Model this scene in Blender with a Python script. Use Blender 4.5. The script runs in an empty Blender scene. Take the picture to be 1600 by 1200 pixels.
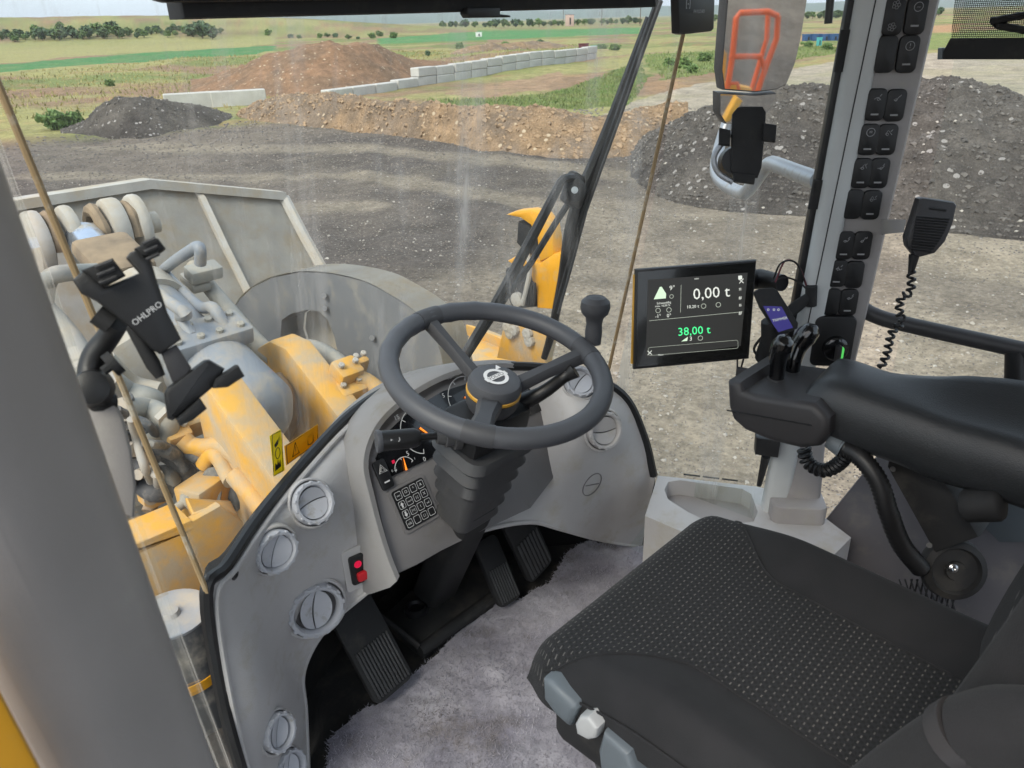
import bpy, bmesh, math, random
import numpy as np
from mathutils import Vector, Matrix
from mathutils.bvhtree import BVHTree
random.seed(7); RNG = np.random.default_rng(11)
SC = bpy.context.scene; COL = SC.collection
V = lambda *a: Vector(a)

# ---------------------------------------------------------------- camera, sky, sun, exposure
# machine axes: X right, Y forward, Z up from the cab floor; the soil lies GZ below the floor
GZ = -2.05
EYE = V(0, 0, 1.40); FPX = 1209.0
YAW, PITCH, ROLL = math.radians(45), math.radians(25.2), math.radians(1.7)
FW = V(math.sin(YAW)*math.cos(PITCH), math.cos(YAW)*math.cos(PITCH), -math.sin(PITCH))
_r0 = V(math.cos(YAW), -math.sin(YAW), 0); _u0 = _r0.cross(FW)
RT = _r0*math.cos(ROLL) - _u0*math.sin(ROLL); UP = _u0*math.cos(ROLL) + _r0*math.sin(ROLL)
cam_d = bpy.data.cameras.new('camera'); cam = bpy.data.objects.new('camera', cam_d); COL.objects.link(cam)
cam_d.sensor_width = 36; cam_d.lens = FPX/1600*36; cam_d.clip_start = .02; cam_d.clip_end = 12000
m = Matrix((RT, UP, -FW)).transposed().to_4x4(); m.translation = EYE; cam.matrix_world = m
SC.camera = cam
cam_d.dof.use_dof = True; cam_d.dof.focus_distance = 2.3; cam_d.dof.aperture_fstop = 13
SUN_EL, SUN_AZ = 47, -100          # azimuth from forward (+Y), clockwise
w = bpy.data.worlds.new('World'); SC.world = w; w.use_nodes = True
nt = w.node_tree; nt.nodes.clear()
sky = nt.nodes.new('ShaderNodeTexSky'); sky.sky_type = 'NISHITA'; sky.sun_disc = False
sky.sun_elevation = math.radians(SUN_EL); sky.sun_rotation = math.radians(SUN_AZ)
sky.air_density = 1.0; sky.dust_density = 4.0; sky.ozone_density = 1.0
bg = nt.nodes.new('ShaderNodeBackground'); bg.inputs[1].default_value = .15
# thin cloud veil over the whole sky
tc = nt.nodes.new('ShaderNodeTexCoord'); mp = nt.nodes.new('ShaderNodeMapping'); mp.inputs['Scale'].default_value = (1, 1, 4)
nz = nt.nodes.new('ShaderNodeTexNoise'); nz.inputs['Scale'].default_value = 2.2; nz.inputs['Detail'].default_value = 8
mr = nt.nodes.new('ShaderNodeMapRange'); mr.inputs[1].default_value = .3; mr.inputs[2].default_value = .7; mr.inputs[3].default_value = .5; mr.inputs[4].default_value = .85
mx = nt.nodes.new('ShaderNodeMix'); mx.data_type = 'RGBA'; mx.inputs[7].default_value = (4.2, 4.7, 5.2, 1)
out = nt.nodes.new('ShaderNodeOutputWorld')
L = nt.links.new
L(tc.outputs['Generated'], mp.inputs[0]); L(mp.outputs[0], nz.inputs['Vector']); L(nz.outputs['Fac'], mr.inputs[0])
L(mr.outputs[0], mx.inputs[0]); L(sky.outputs[0], mx.inputs[6]); L(mx.outputs[2], bg.inputs[0]); L(bg.outputs[0], out.inputs[0])
sun_d = bpy.data.lights.new('sun', 'SUN'); sun_d.energy = 1.5; sun_d.angle = math.radians(26); sun_d.color = (1, .93, .82)
sun = bpy.data.objects.new('sun', sun_d); COL.objects.link(sun)
_e, _a = math.radians(SUN_EL), math.radians(SUN_AZ)
sun.rotation_euler = V(math.sin(_a)*math.cos(_e), math.cos(_a)*math.cos(_e), math.sin(_e)).to_track_quat('Z', 'Y').to_euler()
vs = SC.view_settings; vs.view_transform = 'Standard'; vs.look = 'None'; vs.exposure = 0.95; vs.gamma = 1; vs.use_curve_mapping = False
SC.render.engine = 'CYCLES'
cy = SC.cycles; cy.use_denoising = True; cy.max_bounces = 8; cy.transparent_max_bounces = 16; cy.diffuse_bounces = 4; cy.glossy_bounces = 4
cy.caustics_reflective = False; cy.caustics_refractive = False; cy.sample_clamp_indirect = 6; cy.use_adaptive_sampling = True; cy.adaptive_threshold = .02; cy.volume_bounces = 0

# ---------------------------------------------------------------- measuring: a sight line met with a plane of the machine
def sight(px, py): return FW + RT*((px-800)/FPX) + UP*((600-py)/FPX)
def P(px, py, ax, v):
    d = sight(px, py); i = 'xyz'.index(ax); return EYE + d*((v-EYE[i])/d[i])
def PP(px, py, pt, n):
    d = sight(px, py); return EYE + d*((pt-EYE).dot(n)/d.dot(n))
def G(px, py): return P(px, py, 'z', GZ)

# ---------------------------------------------------------------- materials
MAT = {}
def _nt(name):
    m = bpy.data.materials.new(name); m.use_nodes = True; t = m.node_tree
    return m, t, t.nodes['Principled BSDF']
def N(t, typ, **kw):
    n = t.nodes.new(typ)
    for k, v in kw.items():
        if k in n.inputs: n.inputs[k].default_value = v
        else: setattr(n, k, v)
    return n
def c4(c): return (c[0], c[1], c[2], 1)
def mat(name, col, rough=.5, metal=0, col2=None, scale=6, bump=0, bscale=400, coat=0, dirt=None, dscale=3, damt=.5, spec=.5, sheen=0, detail=6):
    """colour col mottled with col2; fine bump; patches of dirt colour"""
    m, t, b = _nt(name); l = t.links.new
    b.inputs['Roughness'].default_value = rough; b.inputs['Metallic'].default_value = metal
    b.inputs['Specular IOR Level'].default_value = spec; b.inputs['Coat Weight'].default_value = coat
    b.inputs['Sheen Weight'].default_value = sheen
    tc = N(t, 'ShaderNodeTexCoord')
    c2 = col2 or tuple(x*.86 for x in col)
    n = N(t, 'ShaderNodeTexNoise', Scale=scale, Detail=detail); l(tc.outputs['Object'], n.inputs['Vector'])
    r = N(t, 'ShaderNodeMapRange'); r.inputs[1].default_value = .35; r.inputs[2].default_value = .65; l(n.outputs['Fac'], r.inputs[0])
    x = N(t, 'ShaderNodeMix', data_type='RGBA'); x.inputs[6].default_value = c4(col); x.inputs[7].default_value = c4(c2); l(r.outputs[0], x.inputs[0])
    last = x.outputs[2]
    if dirt:
        n2 = N(t, 'ShaderNodeTexNoise', Scale=dscale, Detail=9, Roughness=.68); l(tc.outputs['Object'], n2.inputs['Vector'])
        r2 = N(t, 'ShaderNodeMapRange'); r2.inputs[1].default_value = .62-damt*.35; r2.inputs[2].default_value = .72-damt*.15; l(n2.outputs['Fac'], r2.inputs[0])
        x2 = N(t, 'ShaderNodeMix', data_type='RGBA'); x2.inputs[7].default_value = c4(dirt); l(last, x2.inputs[6]); l(r2.outputs[0], x2.inputs[0]); last = x2.outputs[2]
        rr = N(t, 'ShaderNodeMapRange'); rr.inputs[3].default_value = rough; rr.inputs[4].default_value = .9; l(r2.outputs[0], rr.inputs[0]); l(rr.outputs[0], b.inputs['Roughness'])
    l(last, b.inputs['Base Color'])
    if bump:
        nb = N(t, 'ShaderNodeTexNoise', Scale=bscale, Detail=3); l(tc.outputs['Object'], nb.inputs['Vector'])
        bp = N(t, 'ShaderNodeBump', Strength=bump, Distance=.002); l(nb.outputs['Fac'], bp.inputs['Height']); l(bp.outputs[0], b.inputs['Normal'])
    MAT[name] = m; return m
def emit(name, col, s=1):
    m, t, b = _nt(name); b.inputs['Base Color'].default_value = c4(tuple(x*.2 for x in col)); b.inputs['Emission Color'].default_value = c4(col); b.inputs['Emission Strength'].default_value = s
    MAT[name] = m
mat('dash', (.50, .485, .48), .5, bump=.3, bscale=520, col2=(.47, .455, .45), scale=11, dirt=(.45, .42, .375), dscale=13, damt=.28)
mat('dash_dark', (.19, .18, .18), .55, bump=.12, bscale=900, dirt=(.17, .16, .15), dscale=14, damt=.15)
mat('vent_grey', (.52, .53, .57), .45, bump=.08, bscale=900, dirt=(.30, .28, .25), dscale=30, damt=.15)
mat('pillar_light', (.60, .62, .62), .45, bump=.08, bscale=700)
mat('pillar_grey', (.34, .315, .30), .5, bump=.1, bscale=800, dirt=(.37, .35, .32), dscale=7, damt=.15)
mat('wall_shaded', (.165, .16, .175), .55, bump=.1, bscale=800, dirt=(.22, .21, .2), dscale=9, damt=.2)  # trim colour darkened: the shade on the side wall is in the paint
mat('trim_taupe', (.36, .34, .335), .55, bump=.1, bscale=800, dirt=(.36, .34, .31), dscale=9, damt=.2)
mat('black', (.012, .012, .013), .45, bump=.08, bscale=600)
mat('black_matt', (.016, .016, .017), .75, bump=.12, bscale=500, dirt=(.045, .042, .038), dscale=12, damt=.25)
mat('black_gloss', (.006, .006, .007), .12, coat=.5)
mat('rubber', (.06, .06, .063), .62, bump=.15, bscale=500, dirt=(.08, .075, .07), dscale=12, damt=.2)
mat('footwell', (.018, .018, .018), .7, bump=.3, bscale=120, dirt=(.06, .052, .045), dscale=10, damt=.35)
mat('wheel_grey', (.075, .078, .088), .5, bump=.12, bscale=700)
mat('wheel_hub', (.055, .056, .062), .55, bump=.12, bscale=700)
mat('arm_pad', (.026, .028, .030), .37, bump=.3, bscale=500, col2=(.032, .034, .037))
mat('charcoal', (.040, .038, .040), .5, bump=.12, bscale=700)
mat('steel', (.55, .55, .55), .3, metal=1)
mat('white_print', (.75, .75, .75), .5)
mat('grey_print', (.35, .35, .36), .5)
mat('orange_gold', (.62, .33, .04), .4)
mat('red_plastic', (.65, .02, .03), .35)
mat('yellow_paint', (.70, .38, .055), .5, col2=(.62, .32, .04), scale=4, bump=.25, bscale=120, dirt=(.42, .34, .23), dscale=7, damt=.62)
mat('yellow_clean', (.75, .36, .02), .4, dirt=(.5, .34, .14), dscale=9, damt=.25)
mat('orange_rail', (.75, .12, .03), .45)
mat('dusty_steel', (.45, .43, .385), .75, col2=(.37, .355, .325), scale=6, bump=.5, bscale=60, dirt=(.40, .345, .26), dscale=5.5, damt=.5)
mat('arm_steel', (.15, .16, .175), .5, col2=(.18, .187, .195), scale=4, dirt=(.25, .24, .215), dscale=7, damt=.3)
mat('blue_steel', (.20, .225, .26), .5, col2=(.25, .27, .29), scale=5, bump=.3, bscale=90, dirt=(.38, .33, .255), dscale=6, damt=.45)
mat('pale_hose', (.29, .29, .265), .7, dirt=(.38, .34, .27), dscale=9, damt=.5)
mat('dark_hose', (.075, .08, .085), .7, dirt=(.28, .26, .22), dscale=9, damt=.35)
mat('mud', (.30, .225, .145), .95, col2=(.19, .145, .10), scale=14, bump=.9, bscale=70)
mat('chrome_rod', (.62, .70, .82), .25, metal=.9, dirt=(.5, .45, .36), dscale=8, damt=.2)
mat('concrete', (.50, .49, .46), .85, col2=(.42, .41, .38), scale=1.5, bump=.3, bscale=40)
mat('sticker_yellow', (.85, .74, .03), .45); mat('sticker_amber', (.80, .52, .03), .45)
for _n in ('sticker_yellow', 'sticker_amber'):      # thin foil on glass lets daylight through
    _t = MAT[_n].node_tree; _b = _t.nodes['Principled BSDF']; _tl = _t.nodes.new('ShaderNodeBsdfTranslucent'); _mx = _t.nodes.new('ShaderNodeMixShader'); _mx.inputs[0].default_value = .55
    _tl.inputs[0].default_value = (.85, .72, .04, 1) if _n == 'sticker_yellow' else (.85, .50, .03, 1)
    _t.links.new(_b.outputs[0], _mx.inputs[1]); _t.links.new(_tl.outputs[0], _mx.inputs[2]); _t.links.new(_mx.outputs[0], _t.nodes['Material Output'].inputs[0])
mat('bark', (.12, .085, .055), .9)
mat('leaf_a', (.075, .13, .045), .7, col2=(.12, .18, .06), scale=1.2); mat('leaf_b', (.10, .18, .045), .7, col2=(.15, .23, .07), scale=1.2); mat('leaf_c', (.06, .11, .055), .7, col2=(.09, .15, .07), scale=1.2)
mat('silver_tube', (.42, .44, .47), .4, metal=.6, dirt=(.4, .37, .33), dscale=20, damt=.2)
mat('lever_grey', (.14, .165, .185), .45, bump=.1, bscale=700); mat('lever_light', (.50, .51, .51), .45)
mat('screen_dark', (.018, .018, .017), .12, coat=.3)
mat('violet_screen', (.03, .03, .10), .15)
mat('blue_container', (.03, .09, .22), .6); mat('white_sheet', (.75, .75, .73), .6); mat('turquoise', (.06, .38, .38), .6); mat('brick_pale', (.55, .40, .34), .8); mat('maroon', (.13, .03, .04), .7)
emit('lcd_white', (.85, .88, .80), .5); emit('lcd_dim', (.55, .60, .50), .5); emit('lcd_green', (.06, .75, .25), .8); emit('lcd_pale', (.62, .80, .58), .6)
emit('lcd_grey', (.015, .015, .014), 1); emit('gauge_orange', (1, .25, .02), .8); emit('gauge_blue', (.03, .25, .9), .8); emit('lamp_red', (.7, .01, .06), .4); emit('violet_lcd', (.018, .015, .09), 1); emit('tag_glow_green', (.1, .6, .12), .5)

def glass_mat(name, streak, tint=(.93, .97, .96), amt=.62):
    """thin pane: clear with a grazing reflection, dust film and wiped streaks lying on it"""
    m, t, b = _nt(name); l = t.links.new; t.nodes.remove(b); o = t.nodes['Material Output']
    tr = N(t, 'ShaderNodeBsdfTransparent'); tr.inputs[0].default_value = c4(tint)
    gl = N(t, 'ShaderNodeBsdfGlossy', Roughness=.02); gl.inputs[0].default_value = (1, 1, 1, 1)
    fr = N(t, 'ShaderNodeFresnel', IOR=1.14); mx1 = N(t, 'ShaderNodeMixShader')
    fm = N(t, 'ShaderNodeMath', operation='MULTIPLY'); fm.inputs[1].default_value = .3; l(fr.outputs[0], fm.inputs[0]); l(fm.outputs[0], mx1.inputs[0]); l(tr.outputs[0], mx1.inputs[1]); l(gl.outputs[0], mx1.inputs[2])
    tc = N(t, 'ShaderNodeTexCoord'); mp = N(t, 'ShaderNodeMapping'); mp.inputs['Scale'].default_value = streak; mp.inputs['Rotation'].default_value = (.25, .2, 0)
    n = N(t, 'ShaderNodeTexNoise', Scale=1, Detail=7, Roughness=.6); l(tc.outputs['Object'], mp.inputs[0]); l(mp.outputs[0], n.inputs['Vector'])
    r = N(t, 'ShaderNodeMapRange'); r.inputs[1].default_value = .52; r.inputs[2].default_value = .82; r.inputs[3].default_value = .04; r.inputs[4].default_value = amt; l(n.outputs['Fac'], r.inputs[0])
    sp = N(t, 'ShaderNodeTexVoronoi', Scale=42); l(tc.outputs['Object'], sp.inputs['Vector'])
    rs = N(t, 'ShaderNodeMapRange'); rs.inputs[1].default_value = .05; rs.inputs[2].default_value = .03; rs.inputs[3].default_value = 0; rs.inputs[4].default_value = .22; l(sp.outputs['Distance'], rs.inputs[0])
    ad = N(t, 'ShaderNodeMath', operation='ADD', use_clamp=True); l(r.outputs[0], ad.inputs[0]); l(rs.outputs[0], ad.inputs[1])
    mp2 = N(t, 'ShaderNodeMapping'); mp2.inputs['Scale'].default_value = (7, 7, .45); mp2.inputs['Rotation'].default_value = (.12, -.28, 0); l(tc.outputs['Object'], mp2.inputs[0])
    n2 = N(t, 'ShaderNodeTexNoise', Scale=1, Detail=4, Roughness=.75); l(mp2.outputs[0], n2.inputs['Vector'])
    r2 = N(t, 'ShaderNodeMapRange'); r2.inputs[1].default_value = .57; r2.inputs[2].default_value = .78; r2.inputs[3].default_value = 0; r2.inputs[4].default_value = amt*.75; l(n2.outputs['Fac'], r2.inputs[0])
    ad2 = N(t, 'ShaderNodeMath', operation='ADD', use_clamp=True); l(ad.outputs[0], ad2.inputs[0]); l(r2.outputs[0], ad2.inputs[1]); ad = ad2
    df = N(t, 'ShaderNodeBsdfDiffuse'); df.inputs[0].default_value = (.62, .60, .55, 1)
    tl = N(t, 'ShaderNodeBsdfTranslucent'); tl.inputs[0].default_value = (.75, .72, .66, 1); ds = N(t, 'ShaderNodeMixShader'); ds.inputs[0].default_value = .7
    l(df.outputs[0], ds.inputs[1]); l(tl.outputs[0], ds.inputs[2])
    mx2 = N(t, 'ShaderNodeMixShader'); l(ad.outputs[0], mx2.inputs[0]); l(mx1.outputs[0], mx2.inputs[1]); l(ds.outputs[0], mx2.inputs[2]); l(mx2.outputs[0], o.inputs[0])
    MAT[name] = m
glass_mat('glass', (13, 13, 1.0)); glass_mat('glass_clear', (5, 5, 1.4), amt=.12)

def fabric_mat():
    m, t, b = _nt('seat_fabric'); l = t.links.new; b.inputs['Roughness'].default_value = .9; b.inputs['Sheen Weight'].default_value = .04
    tc = N(t, 'ShaderNodeTexCoord'); mp = N(t, 'ShaderNodeMapping'); mp.inputs['Rotation'].default_value = (0, 0, .0); l(tc.outputs['Object'], mp.inputs[0])
    sx = N(t, 'ShaderNodeSeparateXYZ'); l(mp.outputs[0], sx.inputs[0])
    def M(op, a, bb):
        n = N(t, 'ShaderNodeMath', operation=op)
        for i, q in enumerate((a, bb)):
            if q is None: continue
            if isinstance(q, (int, float)): n.inputs[i].default_value = q
            else: l(q, n.inputs[i])
        return n.outputs[0]
    v = M('MULTIPLY', sx.outputs[1], 92.); row = M('FLOOR', v, None); fv = M('FRACT', v, None)
    u = M('ADD', M('MULTIPLY', sx.outputs[0], 82.), M('MULTIPLY', row, .5)); fu = M('FRACT', u, None)
    mask = M('MULTIPLY', M('LESS_THAN', fu, .42), M('LESS_THAN', fv, .20))
    br = N(t, 'ShaderNodeTexNoise', Scale=30., Detail=3); l(tc.outputs['Object'], br.inputs['Vector']); mask2 = M('MULTIPLY', mask, br.outputs['Fac'])
    ch = N(t, 'ShaderNodeTexChecker', Scale=170.); ch.inputs[1].default_value = (.0075, .008, .009, 1); ch.inputs[2].default_value = (.0135, .014, .016, 1); l(tc.outputs['Object'], ch.inputs[0])
    x = N(t, 'ShaderNodeMix', data_type='RGBA'); l(ch.outputs[0], x.inputs[6]); x.inputs[7].default_value = (.17, .16, .15, 1); l(mask2, x.inputs[0]); l(x.outputs[2], b.inputs['Base Color'])
    bp = N(t, 'ShaderNodeBump', Strength=.5, Distance=.002); l(ch.outputs['Fac'], bp.inputs['Height']); l(bp.outputs[0], b.inputs['Normal'])
    MAT['seat_fabric'] = m
fabric_mat()
mat('seat_plain', (.0115, .012, .0135), .9, bump=.4, bscale=700, col2=(.015, .015, .017), scale=20, sheen=.03)
mat('carpet', (.40, .385, .43), .95, col2=(.19, .18, .22), scale=5.5, bump=1.0, bscale=240, dirt=(.12, .10, .085), dscale=4.5, damt=.22, sheen=.2)

# ---------------------------------------------------------------- mesh helpers
def nb(): return bmesh.new()
def cr(pts, n=6, closed=False):
    """Catmull-Rom through pts, n steps a span"""
    p = [Vector(q) for q in pts]; k = len(p); o = []
    for i in range(k if closed else k-1):
        if closed: a, b, c, d = p[i-1], p[i], p[(i+1) % k], p[(i+2) % k]
        else:
            b, c = p[i], p[i+1]; a = p[i-1] if i else b*2-c; d = p[i+2] if i+2 < k else c*2-b
        for j in range(n):
            s = j/n; o.append(.5*((2*b)+(c-a)*s+(2*a-5*b+4*c-d)*s*s+(3*b-a-3*c+d)*s**3))
    if not closed: o.append(p[-1].copy())
    return o
def basis(z, x=None):
    z = Vector(z).normalized()
    x = Vector(x) if x is not None else (V(0, 0, 1) if abs(z.z) < .9 else V(1, 0, 0))
    x = (x - z*x.dot(z)).normalized(); y = z.cross(x)
    return Matrix((x, y, z)).transposed()
def box(bm, c, s, R=None, bev=0, seg=2):
    R = R or Matrix.Identity(3)
    M4 = Matrix.Translation(c) @ R.to_4x4() @ Matrix.Diagonal((s[0], s[1], s[2], 1))
    g = bmesh.ops.create_cube(bm, size=1, matrix=M4)
    if bev:
        es = {e for v in g['verts'] for e in v.link_edges}
        bmesh.ops.bevel(bm, geom=list(es), offset=bev, segments=seg, affect='EDGES', profile=.5)
    return bm
def tube(bm, pts, r, seg=12, n=0, closed=False, cap=True):
    """round bar swept along pts; r one number or one for each given point"""
    rs = list(r) if hasattr(r, '__len__') else [r]*len(pts)
    if n:
        k = len(pts); rr = []
        for i in range(k if closed else k-1):
            for j in range(n): rr.append(rs[i]+(rs[(i+1) % k]-rs[i])*j/n)
        if not closed: rr.append(rs[-1])
        pts = cr(pts, n, closed); rs = rr
    pts = [Vector(p) for p in pts]; k = len(pts); rings = []; x = None
    for i, p in enumerate(pts):
        if closed: tg = pts[(i+1) % k]-pts[i-1]
        else: tg = (pts[min(i+1, k-1)]-pts[max(i-1, 0)])
        B = basis(tg, x); x = B.col[0]
        rings.append([bm.verts.new(p + (B.col[0]*math.cos(a)+B.col[1]*math.sin(a))*rs[i]) for a in [2*math.pi*j/seg for j in range(seg)]])
    for i in range(k if closed else k-1):
        A, B_ = rings[i], rings[(i+1) % k]
        off = 0
        if closed and i == k-1:
            off = min(range(seg), key=lambda o: (A[0].co-B_[o].co).length)
        for j in range(seg): bm.faces.new((A[j], A[(j+1) % seg], B_[(j+1+off) % seg], B_[(j+off) % seg]))
    if cap and not closed:
        bm.faces.new(rings[0][::-1]); bm.faces.new(rings[-1])
    return bm
def lathe(bm, prof, o, z, x=None, seg=32, sx=1, sy=1):
    """profile of (radius, height) turned about axis z through o"""
    B = basis(z, x); rings = []; o = Vector(o)
    for r, h in prof:
        if r < 1e-6: rings.append([bm.verts.new(o+B.col[2]*h)])
        else: rings.append([bm.verts.new(o+B.col[2]*h+B.col[0]*(r*sx*math.cos(2*math.pi*j/seg))+B.col[1]*(r*sy*math.sin(2*math.pi*j/seg))) for j in range(seg)])
    for A, C in zip(rings, rings[1:]):
        for j in range(seg):
            q = [A[j % len(A)], A[(j+1) % len(A)], C[(j+1) % len(C)], C[j % len(C)]]; q = list(dict.fromkeys(q))
            if len(q) > 2: bm.faces.new(q)
    for e in (rings[0], rings[-1]):
        if len(e) > 2:
            try: bm.faces.new(e)
            except ValueError: pass
    return bm
def cyl(bm, a, b, r, r2=None, seg=20): return tube(bm, [a, b], [r, r if r2 is None else r2], seg)
def prism(bm, pts, vec, bev=0, seg=2, holes=()):
    """flat outline (with holes) given a thickness vec"""
    vec = Vector(vec); new = []
    if holes:
        es = []
        for lp in (pts,)+tuple(holes):
            vs_ = [bm.verts.new(p) for p in lp]; new += vs_
            es += [bm.edges.new((vs_[i-1], vs_[i])) for i in range(len(vs_))]
        fs = [f for f in bmesh.ops.triangle_fill(bm, edges=es, use_beauty=True)['geom'] if isinstance(f, bmesh.types.BMFace)]
    else:
        fs = [bm.faces.new([bm.verts.new(p) for p in pts])]
    g = bmesh.ops.extrude_face_region(bm, geom=fs); nv = [q for q in g['geom'] if isinstance(q, bmesh.types.BMVert)]
    bmesh.ops.translate(bm, verts=nv, vec=vec)
    if bev and not holes:
        f2 = fs + [q for q in g['geom'] if isinstance(q, bmesh.types.BMFace)]
        es = {e for f in f2 if f.is_valid for e in f.edges}
        bmesh.ops.bevel(bm, geom=list(es), offset=bev, segments=seg, affect='EDGES', profile=.5)
    return bm
def grid(bm, rows):
    vs_ = [[bm.verts.new(p) for p in r] for r in rows]
    for A, B in zip(vs_, vs_[1:]):
        for j in range(len(A)-1): bm.faces.new((A[j], A[j+1], B[j+1], B[j]))
    return bm
def loft(rows, nu=4, nv=4):
    """smooth surface through rows of points"""
    R1 = [cr(r, nu) for r in rows]
    cols = [cr([R1[i][j] for i in range(len(R1))], nv) for j in range(len(R1[0]))]
    return [[cols[j][i] for j in range(len(cols))] for i in range(len(cols[0]))]
ORG = {}
def obj(name, bm, mt, parent=None, org=None, ang=38, stuff=False, keep=False):
    if not keep: bmesh.ops.recalc_face_normals(bm, faces=bm.faces[:])
    if parent is not None: org_ = ORG[parent.name]
    else:
        if org is None:
            co = np.array([v.co[:] for v in bm.verts]); org = Vector(((co[:, 0].min()+co[:, 0].max())/2, (co[:, 1].min()+co[:, 1].max())/2, co[:, 2].min()))
        org_ = Vector(org)
    bmesh.ops.translate(bm, verts=bm.verts[:], vec=-org_)
    me = bpy.data.meshes.new(name); bm.to_mesh(me); bm.free()
    me.materials.append(MAT[mt])
    me.polygons.foreach_set('use_smooth', [True]*len(me.polygons)); me.set_sharp_from_angle(angle=math.radians(ang))
    o = bpy.data.objects.new(name, me); COL.objects.link(o)
    ORG[o.name] = org_
    if parent is not None: o.parent = parent
    else: o.location = org_
    if stuff: o['kind'] = 'stuff'
    return o
def tag(o, label, cat, group=None):
    o['label'] = label; o['category'] = cat
    if group: o['group'] = group
    return o
def thing(name, label, cat, loc, group=None):
    o = bpy.data.objects.new(name, None); COL.objects.link(o); o.location = loc; o.empty_display_size = .1; ORG[o.name] = Vector(loc)
    return tag(o, label, cat, group)
def struct(o): o['kind'] = 'structure'; return o
def text(bm, s, size, o, x, y, align='CENTER', lift=.0008):
    """letters laid flat at o, reading along x with y up"""
    cu = bpy.data.curves.new('t', 'FONT'); cu.body = s; cu.size = size; cu.align_x = align; cu.align_y = 'CENTER'; cu.resolution_u = 2
    ob = bpy.data.objects.new('t', cu); COL.objects.link(ob)
    me = ob.to_mesh(); x = Vector(x).normalized(); y = Vector(y); y = (y-x*y.dot(x)).normalized(); n = x.cross(y)
    vs_ = [bm.verts.new(Vector(o)+x*v.co.x+y*v.co.y+n*lift) for v in me.vertices]
    for p in me.polygons:
        try: bm.faces.new([vs_[i] for i in p.vertices])
        except ValueError: pass
    ob.to_mesh_clear(); bpy.data.objects.remove(ob); bpy.data.curves.remove(cu)
    return bm
def quad(bm, c, x, y, w, h, lift=.0008):
    x = Vector(x).normalized(); y = Vector(y); y = (y-x*y.dot(x)).normalized(); n = x.cross(y); c = Vector(c)+n*lift
    bm.faces.new([bm.verts.new(c+x*(w/2*a)+y*(h/2*b)) for a, b in ((-1, -1), (1, -1), (1, 1), (-1, 1))]); return bm
def rrect(w, h, r, n=4):
    o = []
    for cx, cy, a0 in ((w/2-r, h/2-r, 0), (-w/2+r, h/2-r, 90), (-w/2+r, -h/2+r, 180), (w/2-r, -h/2+r, 270)):
        for i in range(n+1):
            a = math.radians(a0+90*i/n); o.append((cx+r*math.cos(a), cy+r*math.sin(a)))
    return o
def rbox(bm, c, x, y, w, h, d, r, bev=0, taper=0):
    """rounded plate: w along x, h along y, d deep towards the viewer"""
    x = Vector(x).normalized(); y = Vector(y); y = (y-x*y.dot(x)).normalized(); n = x.cross(y); c = Vector(c)
    prism(bm, [c+x*a+y*b for a, b in rrect(w, h, r)], n*d, bev); return bm
def coil(bm, pts, rc, rw, turns, seg=6, per=10):
    """coiled cord round a path"""
    path = cr(pts, 24); L_ = [0]
    for a, b in zip(path, path[1:]): L_.append(L_[-1]+(b-a).length)
    k = int(turns*per); o = []; x = None
    for i in range(k+1):
        s = L_[-1]*i/k; j = min(max(np.searchsorted(L_, s)-1, 0), len(path)-2)
        f_ = (s-L_[j])/max(L_[j+1]-L_[j], 1e-9); p = path[j].lerp(path[j+1], f_)
        B = basis(path[j+1]-path[j], x); x = B.col[0]; a = 2*math.pi*i/per
        o.append(p+B.col[0]*rc*math.cos(a)+B.col[1]*rc*math.sin(a))
    return tube(bm, o, rw, seg)

# ================================================================ THE LAND
def vnoise(x, y, seed=0):
    xi = np.floor(x).astype(np.int64); yi = np.floor(y).astype(np.int64); fx = x-xi; fy = y-yi
    def h(a, b):
        n = (a*374761393 + b*668265263 + seed*1442695041) & 0xffffffff
        n = ((n ^ (n >> 13))*1274126177) & 0xffffffff
        return ((n ^ (n >> 16)) & 0xffff)/65535.
    u = fx*fx*(3-2*fx); v = fy*fy*(3-2*fy)
    return (h(xi, yi)*(1-u)+h(xi+1, yi)*u)*(1-v)+(h(xi, yi+1)*(1-u)+h(xi+1, yi+1)*u)*v
def fbm(x, y, s, o=5, seed=0, g=.5):
    t = 0; a = 1; n = 0
    for i in range(o): t = t+a*vnoise(x/s, y/s, seed+i*17); n += a; a *= g; s /= 2.03
    return t/n
def sstep(a, b, x):
    t = np.clip((x-a)/(b-a), 0, 1); return t*t*(3-2*t)
def inpoly(x, y, poly):
    r = np.zeros(x.shape, bool); k = len(poly)
    for i in range(k):
        x1, y1 = poly[i]; x2, y2 = poly[i-1]
        c = ((y1 > y) != (y2 > y)) & (x < (x2-x1)*(y-y1)/((y2-y1) or 1e-9)+x1); r ^= c
    return r
def gp(*pts): return [tuple(G(*p)[:2]) for p in pts]
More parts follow.
